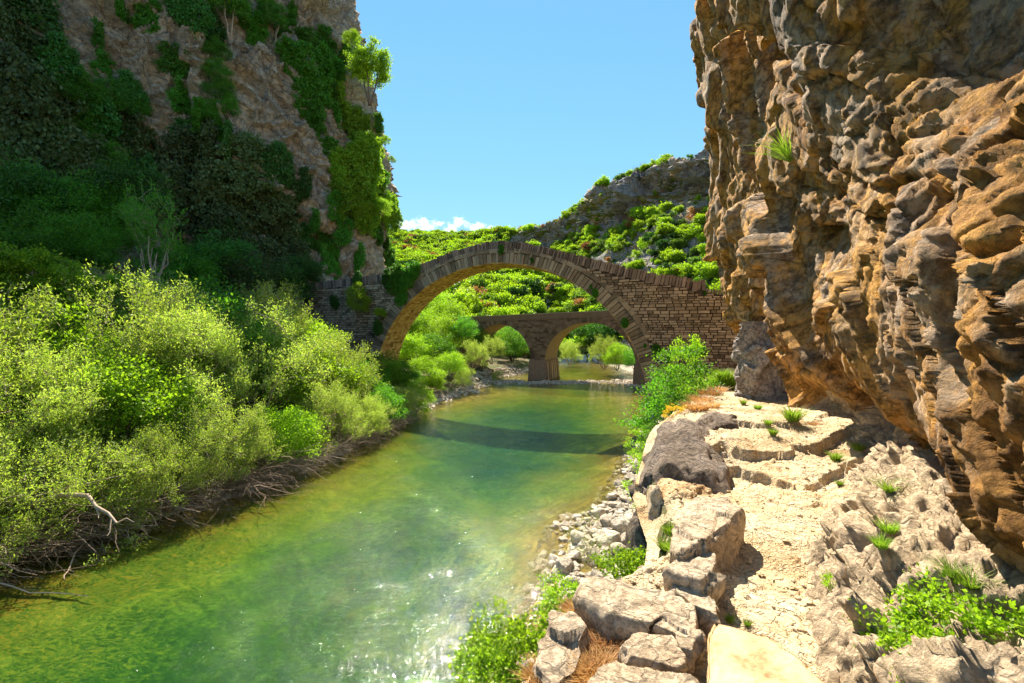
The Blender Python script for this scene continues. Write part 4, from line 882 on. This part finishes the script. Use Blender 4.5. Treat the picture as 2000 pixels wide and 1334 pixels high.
# left bank: rows of shrubs from the waterline to the foot of the cliff
def xs(D): return float(np.interp(D, YL, XL))
rows = [('at the waterline', [(11.4, -1.4, 1.0, 'willow1'), (13.6, -1.2, .92, 'willow2'), (15.8, -1.2, .72, 'willow3'), (18.0, -1.6, .80, 'willow1'), (20.6, -1.5, .80, 'lime3'), (23.4, -1.3, .84, 'willow3'), (26.4, -1.1, .66, 'willow1'), (29.2, -1.2, .75, 'green1'), (32, -.9, .66, 'willow2'), (35, -.9, .7, 'lime1'), (9.0, -2.2, 1.05, 'willow3')]),
        ('in the second row of the bank', [(12.8, -4.6, 1.25, 'willow2'), (15.2, -4.3, 1.1, 'willow1'), (17.6, -4.2, 1.15, 'lime2'), (20.2, -4.6, 1.25, 'willow3'), (23.2, -4.2, 1.45, 'willow1'), (26.4, -3.6, 1.3, 'lime1'), (29.6, -3.6, 1.1, 'willow3'), (33, -2.9, .8, 'green1'), (36.2, -3.0, .9, 'green2')]),
        ('in the third row of the bank', [(15, -8.0, 1.5, 'willow3'), (18.2, -7.6, 1.35, 'lime1'), (21, -8.2, 1.55, 'willow1'), (24.6, -7.6, 1.55, 'green1'), (28.4, -7.2, 1.6, 'willow3'), (32, -7, 1.35, 'lime3'), (12.6, -8, 1.3, 'lime2')]),
        ('among the back bushes of the bank', [(17, -12.5, 1.7, 'lime1'), (21, -12.5, 1.75, 'lime2'), (25, -12, 1.6, 'willow2'), (29, -11.5, 1.7, 'green2'), (33.5, -11, 1.35, 'dim1'), (36.5, -10, 1.2, 'dim2')])]
KN = {'willow': 'pale yellow-green willow shrub', 'green': 'deep green leafy shrub', 'lime': 'bright lime green shrub', 'dim': 'brownish shrub in the shade'}
for rn, lst in rows:
    lst2 = sorted([(((xs(D)+dx_)/D), D, dx_, s, k) for D, dx_, s, k in lst])
    for i, (_, D, dx_, s, k) in enumerate(lst2):
        x = xs(D)+dx_+(1.0 if 'waterline' in rn else .3); kn = KN[k.rstrip('123')]; s *= 1.12
        put(k, (x, D, gz(x, D)-(.75*s if 'waterline' in rn else .3)), s, label='%s %s, %s from the left' % (kn, rn, ORD[i]), group='shrubs on the left river bank')
# low branches of the waterline willows leaning over the water, bare and tangled
def tangle(seed, n, L0, mat):
    rs = np.random.default_rng(seed); b = Bag()
    for _ in range(n):
        p = np.array([rs.uniform(-1.6, .2), rs.uniform(-1.8, 1.8), rs.uniform(0, .9)]); a = rs.normal()*.75; d = np.array([math.cos(a), math.sin(a), rs.uniform(-.15, .35)]); l = L0*rs.uniform(.4, 1.2); pts = [p]
        for k in range(5): d = d+rs.normal(size=3)*.22+np.array([0, 0, -.06]); d /= np.linalg.norm(d); p = p+d*l/5; p[2] = max(p[2], -.15); pts.append(p)
        r0 = rs.choice([.010, .016, .03], p=[.65, .28, .07]); b.add(*tube(pts, r0, r0*.35, 3))
        if rs.random() < .5:
            q = pts[3]; e = d+rs.normal(size=3)*.5; e /= np.linalg.norm(e); b.add(*tube([q, q+e*l*.2, q+e*l*.38+np.array([0, 0, -.05])], r0*.6, r0*.25, 3))
    return b.mesh('branch_tangle', MAT[mat])
TG = [tangle(90+k, 170, 2.4, ('bark', 'bark_pale', 'bark')[k % 3]) for k in range(3)]
for i, D in enumerate((8.6, 10.2, 11.7, 13.2, 14.8, 16.6, 18.6, 20.8, 23.4, 26.4, 29.6)):
    x = xs(D)+.15; sl_ = (xs(D+.5)-xs(D-.5)); o = obj('branch_tangle', TG[i % 3]); o.location = (x+.35, D, .25); o.rotation_euler = (0, 0, -.5+.3*R.random()); s = .95 if D < 20 else .75; o.scale = (s, s*1.15, s*.85)
    tag(o, 'tangle of bare brown willow branches over the water, %s from the left edge' % ORD[i], 'branches', 'bare branch tangles along the left waterline')
# a bent dead limb reaching down into the river
b = Bag(); q = [P(60, 985, 12.9), P(120, 966, 12.9), P(172, 968, 12.8), P(188, 990, 12.6), P(212, 1003, 12.4), P(228, 1022, 12.2)]; b.add(*tube(q, .075, .03, 6)); b.add(*tube([q[3], P(193, 1005, 12.4), P(192, 1012, 12.3)], .03, .012, 4)); b.add(*tube([P(217, 1008, 12.4), P(214, 1040, 12.2), P(209, 1047, 12.1)], .022, .01, 4)); b.add(*tube([P(228, 1022, 12.2), P(247, 1012, 12.2), P(262, 1020, 12.1)], .02, .008, 4))
tag(obj('dead_limb', b.mesh('dead_limb', MAT['bark_pale'], True)), 'bent grey dead limb hanging from the bank over the river at left', 'branch')
for i, (px, py, D) in enumerate(((20, 1100, 11.6), (60, 1070, 12), (180, 1120, 11.3), (330, 1000, 15.2))):
    x, y, _ = P(px, py, D); b = Bag(); p = np.array((x-2.4, y-.3, .7)); pts = [p]
    for k in range(6): p = p+np.array([.42, rng.normal()*.12, -.13+rng.normal()*.05]); pts.append(p)
    b.add(*tube(pts, .025, .008, 4)); tag(obj('bare_twig', b.mesh('bare_twig', MAT['bark_pale'])), ['pale bare twig low at the left edge, curving to the water', 'long bare twig above the lowest one at left', 'forked bare twig reaching farthest into the river', 'bare twig below the second willow'][i], 'branch')

# vegetation on and under the left cliff, found by looking from the camera position at the cliff surface
def oncliff(key, px, py, s, label, cat='shrub', keys=('lc',), out=.25, group=None, flatten=None):
    h = ray(px, py, keys)
    if h is None or h[0] is None: return
    n = h[1]; 
    if n.y > 0: n = -n
    p = h[0]+n*(1.1 if key == 'ivy_lime' else out)*s
    if key.startswith('ivy'): return put(key, p, s, rz=math.atan2(n.x, -n.y)+0*R.random(), label=label, cat=cat, group=group, rot=(R.uniform(-.15, .1), R.uniform(-.4, .4), math.atan2(n.x, -n.y)), sc3=(s*R.uniform(.8, 1.2), s*.8, s*R.uniform(.8, 1.25)))
    return put(key, p-Vector((0, 0, 1.4*s)), s, label=label, cat=cat, group=group)
CL = [('ivy_green', [(545, 60, 1.0), (560, 110, 1.1), (590, 140, 1.2), (610, 190, 1.2), (600, 90, 1.), (625, 130, 1.1), (640, 200, 1.), (620, 240, 1.), (575, 40, .9), (650, 150, .9), (635, 90, .9), (655, 240, .8), (675, 110, .8), (668, 150, .8), (735, 240, .7), (745, 350, .7), (728, 440, .7), (650, 330, .8), (640, 290, .8), (655, 400, .7)], 'green ivy curtain in the strip right of the cliff centre'),
      ('green1', [(420, 150, .75), (430, 190, .8), (410, 230, .7), (445, 215, .6), (425, 110, .7)], 'shrub hanging below the pale tree on the cliff'),
      ('ivy_green', [(395, 225, .8), (430, 245, .7), (500, 60, .8), (520, 30, .9), (470, 20, .8)], 'ivy cover near the pale-barked cliff tree'),
      ('ivy_lime', [(672, 190, .8), (680, 230, .9), (690, 270, 1.1), (700, 300, 1.2), (690, 340, 1.3), (715, 340, 1.1), (700, 380, 1.3), (680, 400, 1.1), (712, 410, 1.1), (690, 430, .9), (655, 310, .8), (725, 300, .8), (730, 370, .8), (665, 360, .9), (735, 330, .7)], 'sunlit yellow-green creeper near the right cliff edge'),
      ('ivy_lime', [(752, 405, .8), (760, 430, .75), (765, 395, .5), (745, 430, .6)], 'bright creeper low on the right cliff edge'),
      ('ivy_ivy', [(757, 470, .75), (757, 500, .75), (758, 525, .7), (738, 460, .6)], 'dark ivy column on the cliff corner above the bridge'),
      ('ivy_ivy', [(630, 470, .9), (640, 510, .8), (700, 500, .7), (670, 450, .7), (620, 430, .7), (500, 290, .9), (540, 310, .8), (340, 120, .8), (200, 80, .7), (195, 130, .7), (290, 30, .8), (250, 10, .8), (350, 180, .8)], 'patch of dark ivy on bare rock of the left cliff'),
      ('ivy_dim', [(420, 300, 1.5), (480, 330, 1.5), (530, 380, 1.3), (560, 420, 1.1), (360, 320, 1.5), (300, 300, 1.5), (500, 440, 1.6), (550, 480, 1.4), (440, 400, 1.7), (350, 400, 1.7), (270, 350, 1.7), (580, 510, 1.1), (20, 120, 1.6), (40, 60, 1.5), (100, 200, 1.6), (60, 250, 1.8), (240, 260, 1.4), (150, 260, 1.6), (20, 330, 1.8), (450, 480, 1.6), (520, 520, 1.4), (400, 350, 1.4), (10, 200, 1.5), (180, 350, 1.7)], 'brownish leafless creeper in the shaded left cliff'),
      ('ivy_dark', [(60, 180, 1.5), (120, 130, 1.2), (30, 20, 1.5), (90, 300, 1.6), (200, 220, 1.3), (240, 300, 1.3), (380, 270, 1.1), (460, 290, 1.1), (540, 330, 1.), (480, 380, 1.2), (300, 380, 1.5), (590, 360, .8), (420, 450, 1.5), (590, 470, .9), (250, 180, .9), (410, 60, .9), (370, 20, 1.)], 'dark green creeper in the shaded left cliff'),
      ('green2', [(200, 200, 1.0), (170, 240, 1.0), (215, 265, 1.0), (150, 300, 1.1), (210, 330, 1.0), (130, 190, .9), (250, 215, .8)], 'dull green shrub lit faintly in the dark cliff hollow')]
GN_ = ['ivy curtains of the vertical strip', 'shrubs below the pale cliff tree', 'ivy patches by the pale cliff tree', 'sunlit creepers near the right cliff edge', 'bright creepers low on the cliff edge', 'dark ivy on the cliff corner', 'dark ivy patches on bare cliff rock', 'brown creepers on the shaded cliff', 'dark green creepers on the shaded cliff', 'dull shrubs in the cliff hollow']
for (key, lst, lab), gn in zip(CL, GN_):
    for i, (px, py, s) in enumerate(sorted(lst, key=lambda q: q[1])):
        oncliff(key, px, py, s, '%s, %s from the top' % (lab, ORD[i]), 'creeper' if 'ivy' in key else 'shrub', group=gn)
oncliff('gtree', 428, 62, .9, 'pale-barked tree leaning out high on the left cliff', 'tree', out=1.4)
oncliff('gtree', 530, 70, .7, 'green tree with tiered foliage right of the pale-barked cliff tree', 'tree', out=1.)
def behind(key, px, py, D, s, label, cat='tree', low=2.6, sc3=None):
    x, y, z = P(px, py, D); return put(key, (x, y, z-low*s), s, label=label, cat=cat, sc3=sc3)
behind('tree1', 722, 130, 53.5, 1.12, 'sunlit tree growing out of the right edge of the cliff against the sky', low=4.0)
behind('lime2', 688, 75, 54, .55, 'small bright bush on the cliff rim above the edge tree', 'shrub', 1.8); behind('lime3', 745, 405, 53, .6, 'small sunlit bush low on the cliff edge', 'shrub', 1.8)
behind('lime1', 752, 275, 55, .35, 'tiny bush on the rock edge below the edge tree', 'shrub', 1.8); behind('lime1', 766, 312, 56, .25, 'tuft of leaves on the outermost rock of the cliff', 'shrub', 1.8)
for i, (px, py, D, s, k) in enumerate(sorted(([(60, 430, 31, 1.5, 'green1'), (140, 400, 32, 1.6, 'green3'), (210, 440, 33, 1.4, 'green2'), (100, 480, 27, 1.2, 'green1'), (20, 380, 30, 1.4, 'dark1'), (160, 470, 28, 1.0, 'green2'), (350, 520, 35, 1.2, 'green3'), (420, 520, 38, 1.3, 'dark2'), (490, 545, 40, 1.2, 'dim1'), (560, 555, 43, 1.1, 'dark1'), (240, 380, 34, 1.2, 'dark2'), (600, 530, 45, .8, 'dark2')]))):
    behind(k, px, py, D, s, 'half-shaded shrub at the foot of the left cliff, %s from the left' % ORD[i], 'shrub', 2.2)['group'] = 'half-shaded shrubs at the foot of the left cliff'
behind('vase', 300, 455, 29, 1.25, 'vase-shaped young tree with upright shoots in front of the dark cliff', low=3.1)
behind('tree2', 30, 530, 19, .62, 'sunlit flat-topped tree at the far left edge', low=4.2); behind('tree1', 130, 560, 20, .55, 'sunlit tree crown just right of the leftmost tree', low=4.2)
behind('tree2', 235, 570, 23, .5, 'yellow-green tree rising above the middle of the bank', low=4.2)
# shrub growing from the bridge wall, ivy on the bridge
x, y, z = P(700, 600, 41.5); put('lime1', (x, y, z-1.0), .82, label='bright shrub growing out of the left wing wall of the old bridge', sc3=(.62, .5, .85)); x, y, z = P(742, 612, 41.2); put('lime2', (x, y, z-.5), .3, label='small leafy branch right of the wing wall shrub')
for i, (px, py, s, k) in enumerate(((775, 548, .5, 'ivy_ivy'), (800, 540, .46, 'ivy_ivy'), (785, 575, .40, 'ivy_ivy'), (760, 545, .38, 'ivy_dark'), (812, 528, .34, 'ivy_ivy'), (778, 532, .34, 'ivy_ivy'), (700, 545, .3, 'ivy_dark'), (655, 590, .3, 'ivy_dark'), (740, 640, .3, 'ivy_dark'))):
    s0, D = px2s(px); c = S2W(s0, -.03, CAM_Z-(py-HY)*D/F); put(k, c, s*1.15, rot=(0, R.uniform(-.5, .5), -SA), label='%s, %s' % (['ivy over the left shoulder of the arch', 'ivy on the left wing wall of the bridge'][i > 5], ['lower left', 'on the right beside the ring', 'lowest tip', 'leftmost', 'highest on the right', 'along the parapet', 'at the parapet', 'left of the shrub', 'low beside the arch foot'][i]), cat='ivy', group=['ivy on the left shoulder of the arch', 'ivy on the left wing wall'][i > 5])
for i, (px, py, s) in enumerate(((1163, 572, .11), (1155, 560, .06), (1221, 630, .12), (1283, 682, .13), (1260, 675, .05), (1371, 686, .09), (1305, 700, .09), (980, 487, .12), (1377, 572, .05), (1040, 508, .07))):
    s0, D = px2s(px); c = S2W(s0, -.05, CAM_Z-(py-HY)*D/F); put('ivy_ivy', c, s*1.5, rot=(0, R.uniform(-.5, .5), -SA), cat='plant', group='small plants in the bridge joints',
        label=['dark plant tuft right of the arch crown, larger of two', 'tiny tuft just above the larger one beside the ring', 'green tuft on the ring halfway down the right haunch', 'green tuft low beside the right ring', 'tiny tuft left of the low one on the right spandrel', 'lone small tuft on the right masonry', 'tuft just above the riverside shrub on the masonry', 'green tuft on the course at the arch crown', 'tuft where the parapet steps down', 'dark moss tuft under the course right of the crown'][i])
# shrubs between and behind the bridges on the left bank
for i, (px, py, D, s, k) in enumerate([(790, 745, 38, .75, 'green1'), (760, 730, 36, .6, 'lime2'), (830, 735, 42, .85, 'lime1'), (880, 720, 46, .8, 'lime3'), (850, 690, 50, 1.1, 'green3'), (805, 690, 48, 1.2, 'lime2'), (905, 745, 47, .6, 'willow2'), (920, 705, 50, .8, 'willow3'), (960, 690, 55, .8, 'willow1'), (940, 670, 60, .9, 'green2'), (880, 660, 56, 1.3, 'lime1'), (830, 650, 60, 1.4, 'lime3'), (870, 620, 66, 1.4, 'lime2'), (840, 605, 72, 1.5, 'lime1'), (800, 640, 64, 1.4, 'green2'), (780, 600, 62, 1.3, 'lime3'), (850, 765, 42, .5, 'lime2'), (735, 760, 33.5, .5, 'lime3'), (905, 650, 55, .9, 'green1')]):
    x, y, z = P(px, py, D); g = gz(x, y); hgt = 2.6*s; z0 = min(z-1.6*s, 1e9); put(k, (x, y, max(z0, g-.3) if z0 < g+1.2 else z0), s, label='bright shrub seen under the left half of the arch, %s counting from the near bank' % ORD[i], group='shrubs between the two bridges')
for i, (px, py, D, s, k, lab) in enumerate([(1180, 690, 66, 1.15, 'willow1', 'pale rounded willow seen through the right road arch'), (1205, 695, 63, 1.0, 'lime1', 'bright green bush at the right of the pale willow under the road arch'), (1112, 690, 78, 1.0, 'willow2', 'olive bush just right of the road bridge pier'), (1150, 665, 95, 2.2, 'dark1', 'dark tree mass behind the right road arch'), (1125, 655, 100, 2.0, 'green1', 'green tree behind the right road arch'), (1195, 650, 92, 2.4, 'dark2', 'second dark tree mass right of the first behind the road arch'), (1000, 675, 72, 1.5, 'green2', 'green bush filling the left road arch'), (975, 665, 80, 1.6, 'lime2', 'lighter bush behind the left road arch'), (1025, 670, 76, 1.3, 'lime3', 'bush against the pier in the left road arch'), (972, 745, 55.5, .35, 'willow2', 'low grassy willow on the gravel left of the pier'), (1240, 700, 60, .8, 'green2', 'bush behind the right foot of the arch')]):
    x, y, z = P(px, py, D); g = gz(x, y); put(k, (x, y, z-2.0*s if D > 74 else max(g-.2, z-2.*s)), s, label=lab)
# trees on the hills
FT = []
for k in range(9):
    _, (V, Fc, r) = plant(200+k, rx=1.7, rz_=(1.5, 1.1, 1.9)[k % 3], n_cl=(38, 55, 26)[k % 3], per=46, lsize=.30, cr=.50, stems=2, width=.85, trunk=.08, cz=1.6); FT.append((V, Fc, r))
BT = []
for k in range(2):
    b, _ = plant(210+k, rx=1.8, rz_=1.5, n_cl=90, per=2, lsize=.1, cr=.3, stems=4, trunk=.09, cz=2.0); BT.append(b.mesh('bare_tree', MAT['bark_pale'], True))
FM = {m_: [mesh('hill_tree', V, Fc, MAT[m_], False, rnd=r) for V, Fc, r in FT] for m_ in ('far', 'farmid', 'fardark', 'willow', 'rust')}
nf = len(fi); area = np.linalg.norm(np.cross(hillV[fi[:, 1]]-hillV[fi[:, 0]], hillV[fi[:, 3]]-hillV[fi[:, 0]]), axis=1); uf = hillU[fi[:, 0]]; vf = hillVV[fi[:, 0]]
cen = hillV[fi].mean(1); steep = np.abs(fn[:, 2]) < .45
wgt = area*(uf > 1.6)*(uf < 8.9)*(vf < 5.35)*np.where(steep & (uf > 4.2), .06, 1.)*np.where(hillRock, .4, 1.)*np.where(uf < 4.4, 1.35, 1.1)
wgt *= np.where((uf > 3.9) & (vf > 3.8) & (vf < 5.02), .03, 1.); dens = vn(cen*.09, 61); wgt *= np.where(uf > 4.4, sm(dens, -.45, .25)*.85+.15, 1)
idx = rng.choice(nf, 8200, p=wgt/wgt.sum()); tp = []
for i in idx:
    a, b = rng.random(), rng.random(); q = hillV[fi[i]]; p = (q[0]*(1-a)+q[1]*a)*(1-b)+(q[3]*(1-a)+q[2]*a)*b
    s = rng.uniform(.6, 1.4)*(1.05 if uf[i] < 4.4 else .80)*(1 if rng.random() < .5 else .5); r_ = rng.random(); m_ = 'far' if r_ < .70 else 'farmid' if r_ < .88 else 'willow' if r_ < .91 else 'fardark' if r_ < .965 else 'rust'
    tp.append((p, s, m_, uf[i], vf[i]))
tp.sort(key=lambda t: -t[1]/np.linalg.norm(t[0])*(1 if t[4] < 5 else .5)); bigs, rest = tp[:295], tp[295:]
for p, s, m_, u, v in bigs:
    o = obj('hill_tree', R.choice(FM[m_])); o.location = (p[0], p[1], p[2]-.5*s); o.rotation_euler = (0, 0, R.random()*6.3); o.scale = (s*R.uniform(.8, 1.3), s*R.uniform(.8, 1.3), s*R.uniform(.8, 1.35))
    kn = {'far': 'bright spring-green', 'farmid': 'mid green', 'fardark': 'dark green', 'willow': 'pale yellowish', 'rust': 'rust-brown'}[m_]
    if u < 4.4: tag(o, kn+' round tree on the wooded hillside behind the arch', 'tree', 'trees on the wooded hillside behind the arch')
    else: tag(o, kn+' bush on the rocky slope below the grey cliff band', 'tree', 'bushes on the rocky hill at right')
def scatter_tree(name, src, pts):
    me = bpy.data.meshes.new(name); me.vertices.add(len(pts)); me.vertices.foreach_set('co', np.array([q[0] for q in pts], np.float32).ravel())
    at = me.attributes.new('scl', 'FLOAT', 'POINT'); at.data.foreach_set('value', np.array([q[1] for q in pts], np.float32)); at = me.attributes.new('rot', 'FLOAT', 'POINT'); at.data.foreach_set('value', rng.uniform(0, 6.28, len(pts)).astype(np.float32))
    o = obj(name, me); g = bpy.data.node_groups.new(name, 'GeometryNodeTree'); g.interface.new_socket('Geometry', in_out='INPUT', socket_type='NodeSocketGeometry'); g.interface.new_socket('Geometry', in_out='OUTPUT', socket_type='NodeSocketGeometry')
    gi, go = g.nodes.new('NodeGroupInput'), g.nodes.new('NodeGroupOutput'); ip = g.nodes.new('GeometryNodeInstanceOnPoints'); oi = g.nodes.new('GeometryNodeObjectInfo'); oi.inputs[0].default_value = src; oi.inputs['As Instance'].default_value = True
    na = [g.nodes.new('GeometryNodeInputNamedAttribute') for _ in range(2)]
    for q, nm in zip(na, ('scl', 'rot')): q.data_type = 'FLOAT'; q.inputs['Name'].default_value = nm
    cx = g.nodes.new('ShaderNodeCombineXYZ'); g.links.new(na[1].outputs[0], cx.inputs[2]); g.links.new(gi.outputs[0], ip.inputs['Points']); g.links.new(oi.outputs['Geometry'], ip.inputs['Instance']); g.links.new(na[0].outputs[0], ip.inputs['Scale']); g.links.new(cx.outputs[0], ip.inputs['Rotation']); g.links.new(ip.outputs[0], go.inputs[0])
    md = o.modifiers.new('scatter', 'NODES'); md.node_group = g; return tag(o, kind='stuff')
NK = {'far': 6, 'farmid': 3}
for m_ in FM:
    for k in range(NK.get(m_, 1)):
        me = FM[m_][k]; src = next((o for o in bpy.data.objects if o.data == me), None)
        pts = [(p-np.array((0, 0, .5*s)), s) for i, (p, s, mm, u, v) in enumerate(rest) if mm == m_ and i % NK.get(m_, 1) == k]
        if src and pts: scatter_tree('woodland', src, pts)
for i, (px, py) in enumerate(((785, 462), (825, 462), (1085, 428), (1090, 424), (1240, 322), (1255, 315), (1120, 412), (1317, 308), (1375, 305), (1405, 300))):
    h = ray(px, py+16, ('hi',))
    if h and h[0] is not None:
        o = obj('bare_tree', BT[i % 2]); o.location = h[0]; s = .8*h[0].y/150; o.scale = (s, s, s); tag(o, 'leafless grey tree on the skyline, %s from the left' % ORD[i], 'tree', 'leafless trees on the skyline')

# right bank and path plants
def onbank(key, px, D, s, lab, top=None, cat='shrub', dz=-.1, sc3=None):
    x = (px-1000)*D/F; h = drop(x, D); return put(key, (x, D, h.z+dz), s, label=lab, cat=cat, sc3=sc3)
x, y, z = P(1330, 790, 12.5); put('bush', (x, y, z-1.0), .95, label='tall green shrub between the path and the bridge wall'); x, y, z = P(1295, 830, 12); put('bush', (x, y, z-1.1), .85, label='dense green shrub hanging over the river edge below the path')
x, y, z = P(1335, 735, 14); put('bush2', (x, y, z-1.4), .85, label='upper yellow-green shrub rising in front of the bridge masonry', sc3=(.65, .65, .95)); x, y, z = P(1300, 880, 11); put('bush', (x, y, z-.9), .6, label='lower shrub just behind the dark boulder')
x, y, z = P(1260, 860, 13); put('bush2', (x, y, z-.9), .5, label='light green sprig leaning left over the water'); x, y, z = P(1375, 745, 15); put('bush2', (x, y, z-1.2), .5, label='small leafy shrub at the left of the grass mound')
x, y, z = P(1318, 770, 16); put('bush2', (x, y, z-1.1), .7, label='leafy shrub against the right foot of the arch')
x, y, z = P(1265, 1010, 8.5); put('sap', (x, y, z-.35), 1.05, label='thin sapling with light leaves standing beside the dark boulder', cat='sapling'); x, y, z = P(1245, 950, 9.5); put('sap', (x, y, z-.6), .8, label='small sapling farther left over the ochre shallows', cat='sapling')
x, y, z = P(1155, 1062, 11.5); put('twiggy', (x, y, z-.55), 1.0, label='beige twiggy bush among the river stones', cat='bush'); x, y, z = P(1150, 1005, 13); put('twiggy', (x, y, z-.35), .55, label='small dry twiggy bush behind the river stones', cat='bush')
x, y, z = P(1316, 800, 8.2); put('yellow', (x, y, z-.28), .5, label='yellow flowering bush beside the green shrub', cat='flowers')
x, y, z = P(1392, 905, 6.2); put('yellow', (x, y, z-.1), .18, label='small yellow flowers against the boulder', cat='flowers'); x, y, z = P(1412, 915, 6.0); put('yellow', (x, y, z-.06), .13, label='tiny yellow flowers on the rock step', cat='flowers')
for px, py, D, s, lab, k in ((1000, 1262, 3.3, .95, 'big bright herb clump at the drop edge nearest the deep water', 'herb1'), (960, 1305, 3.1, .8, 'herb clump lowest left of the slabs', 'herb2'), (1092, 1172, 3.9, .72, 'small herb clump left of the flat grey slab', 'herb3'),
                             (1225, 1112, 4.6, .95, 'wide low herb clump between river stones and slabs', 'herb2'), (1280, 1125, 4.5, .7, 'right end of herb growth behind the flat grey slab', 'herb1'),
                             (1800, 1262, 2.25, .8, 'large herb clump at the bottom right of the path', 'herb3'), (1868, 1215, 2.15, .75, 'herb clump on the rock slope under the overhang', 'herb1'), (1850, 1310, 2.0, .7, 'herb clump in the bottom right corner', 'herb2'), (1745, 1230, 2.4, .5, 'left fringe of the large herb clump', 'herb1'),
                             (1685, 1105, 3.2, .38, 'thin sprawling herb at the right path edge', 'herb1'), (1640, 1140, 3.0, .3, 'pale herb at the path edge, nearer the middle', 'herb2')):
    x, y, z = P(px, py, D); put(k, (x, y, z-.2*s), s, label=lab, cat='herb')
for i, (px, py, D, s, k) in enumerate(((1272, 905, 7.6, .6, 'herb1'), (1268, 955, 6.6, .55, 'herb2'), (1290, 1010, 5.4, .4, 'herb3'), (1258, 985, 7.4, .6, 'herb3'))):
    x, y, z = P(px, py, D); put(k, (x, y, z-.2*s), s, label='leafy plant on the drop below the dark boulder, %s' % ('uppermost', 'second from the top', 'lowest, beside the long slab', 'third, nearest the water stones')[i], cat='herb', group='plants below the dark boulder')
G1 = [('green', 1310, 1045, 1.0, 'grass growing beside the long slab'), ('green', 1322, 1085, .9, 'grass between narrow rock and square slab'), ('green', 1300, 1075, .9, 'grass tuft left of the square slab'), ('green', 1548, 822, 1.9, 'rounded grass tuft at the foot of the pillar'),
      ('green', 1632, 900, 1.0, 'dark green plant in the rock hollow'), ('green', 1676, 880, .9, 'light grass tuft on the cliff foot'), ('green', 1640, 948, .5, 'weed on the orange soil'), ('long', 1735, 962, .55, 'grass tuft leaning from the rock slope'),
      ('long', 1545, 315, 1.6, 'long grass hanging from the overhanging cliff'), ('long', 1535, 300, 1.5, 'grass fringe beside the hanging grass'), ('green', 1452, 790, .9, 'small grass tuft on the path bend'), ('green', 1480, 800, .9, 'tuft by the pillar foot'), ('green', 1510, 850, .9, 'yellowish weed near the pillar'),
      ('green', 1735, 1040, .7, 'wispy green weed on the rock slope'), ('green', 1425, 1215, .35, 'strip of short grass along the cream flagstone'), ('green', 1460, 1222, .3, 'thin grass behind the cream flagstone'), ('long', 1895, 1150, .5, 'leaning grass above the large herb clump'), ('long', 1860, 1130, .45, 'grass blades over the pale rock'), ('green', 1500, 830, .8, 'weed beside the pillar, yellow-green'),
      ('green', 1720, 1070, .6, 'fine weed above the sprawling herb')]
for kd, px, py, s, lab in G1: tuft(kd, px, py, s, lab)
for i, (px, py, s) in enumerate(((1430, 742, 1.6), (1412, 748, 1.6), (1445, 752, 1.3), (1400, 735, 1.6), (1425, 725, 1.5), (1440, 735, 1.5), (1450, 745, 1.2), (1435, 755, 1.3), (1418, 735, 1.6), (1408, 722, 1.5))):
    D = 14.5; x, y, z = P(px, py, D); h = drop(x, D); o = obj('grass_tuft', GR['green'][i % 2]); o.location = (x, D, min(max(h.z-.02, z-.3), z+.3)); o.scale = (s, s, s); tag(o, 'bright grass on the mound beside the path bend, %s' % ['in the middle', 'left of the middle', 'right, low on the slope', 'leftmost', 'near the top', 'upper right', 'rightmost by the path', 'lowest in front', 'between the others', 'highest at the back'][i], 'grass', 'grass on the mound')
for i, (px, py, s) in enumerate(((1385, 772, 3.5), (1370, 785, 3.2), (1400, 765, 3.2), (1360, 800, 3), (1385, 795, 2.6), (1200, 1250, 1.2), (1180, 1280, 1.2), (1165, 1310, 1.2), (1190, 1300, 1), (1140, 1200, 1.), (1120, 1190, .9), (1160, 1215, .9), (1225, 1225, .8), (1240, 1215, .7), (1050, 1320, 1.), (1175, 1255, 1.1), (1150, 1325, 1.2), (1590, 830, 1), (1120, 1215, .8))):
    h = ray(px, py, ('pa', 'gr')); z = h[0].z
    o = obj('dry_grass', GR['dry'][i % 2]); 
    if py > 1180: x, y, _ = P(px, py, (CAM_Z-4.72)*F/(py-HY)); o.location = (x, y, 4.71)
    else: o.location = h[0]
    s *= .42 if py > 1180 else .4; o.scale = (s, s, s); tag(o, 'orange dry grass between the slabs' if py > 1180 else 'orange dry grass on the mound beside the path', 'grass', 'dry grass between slabs' if py > 1180 else 'dry grass on the mound')
print('TRIS', sum(len(m.polygons) for m in bpy.data.meshes), 'OBJ', len(bpy.data.objects))
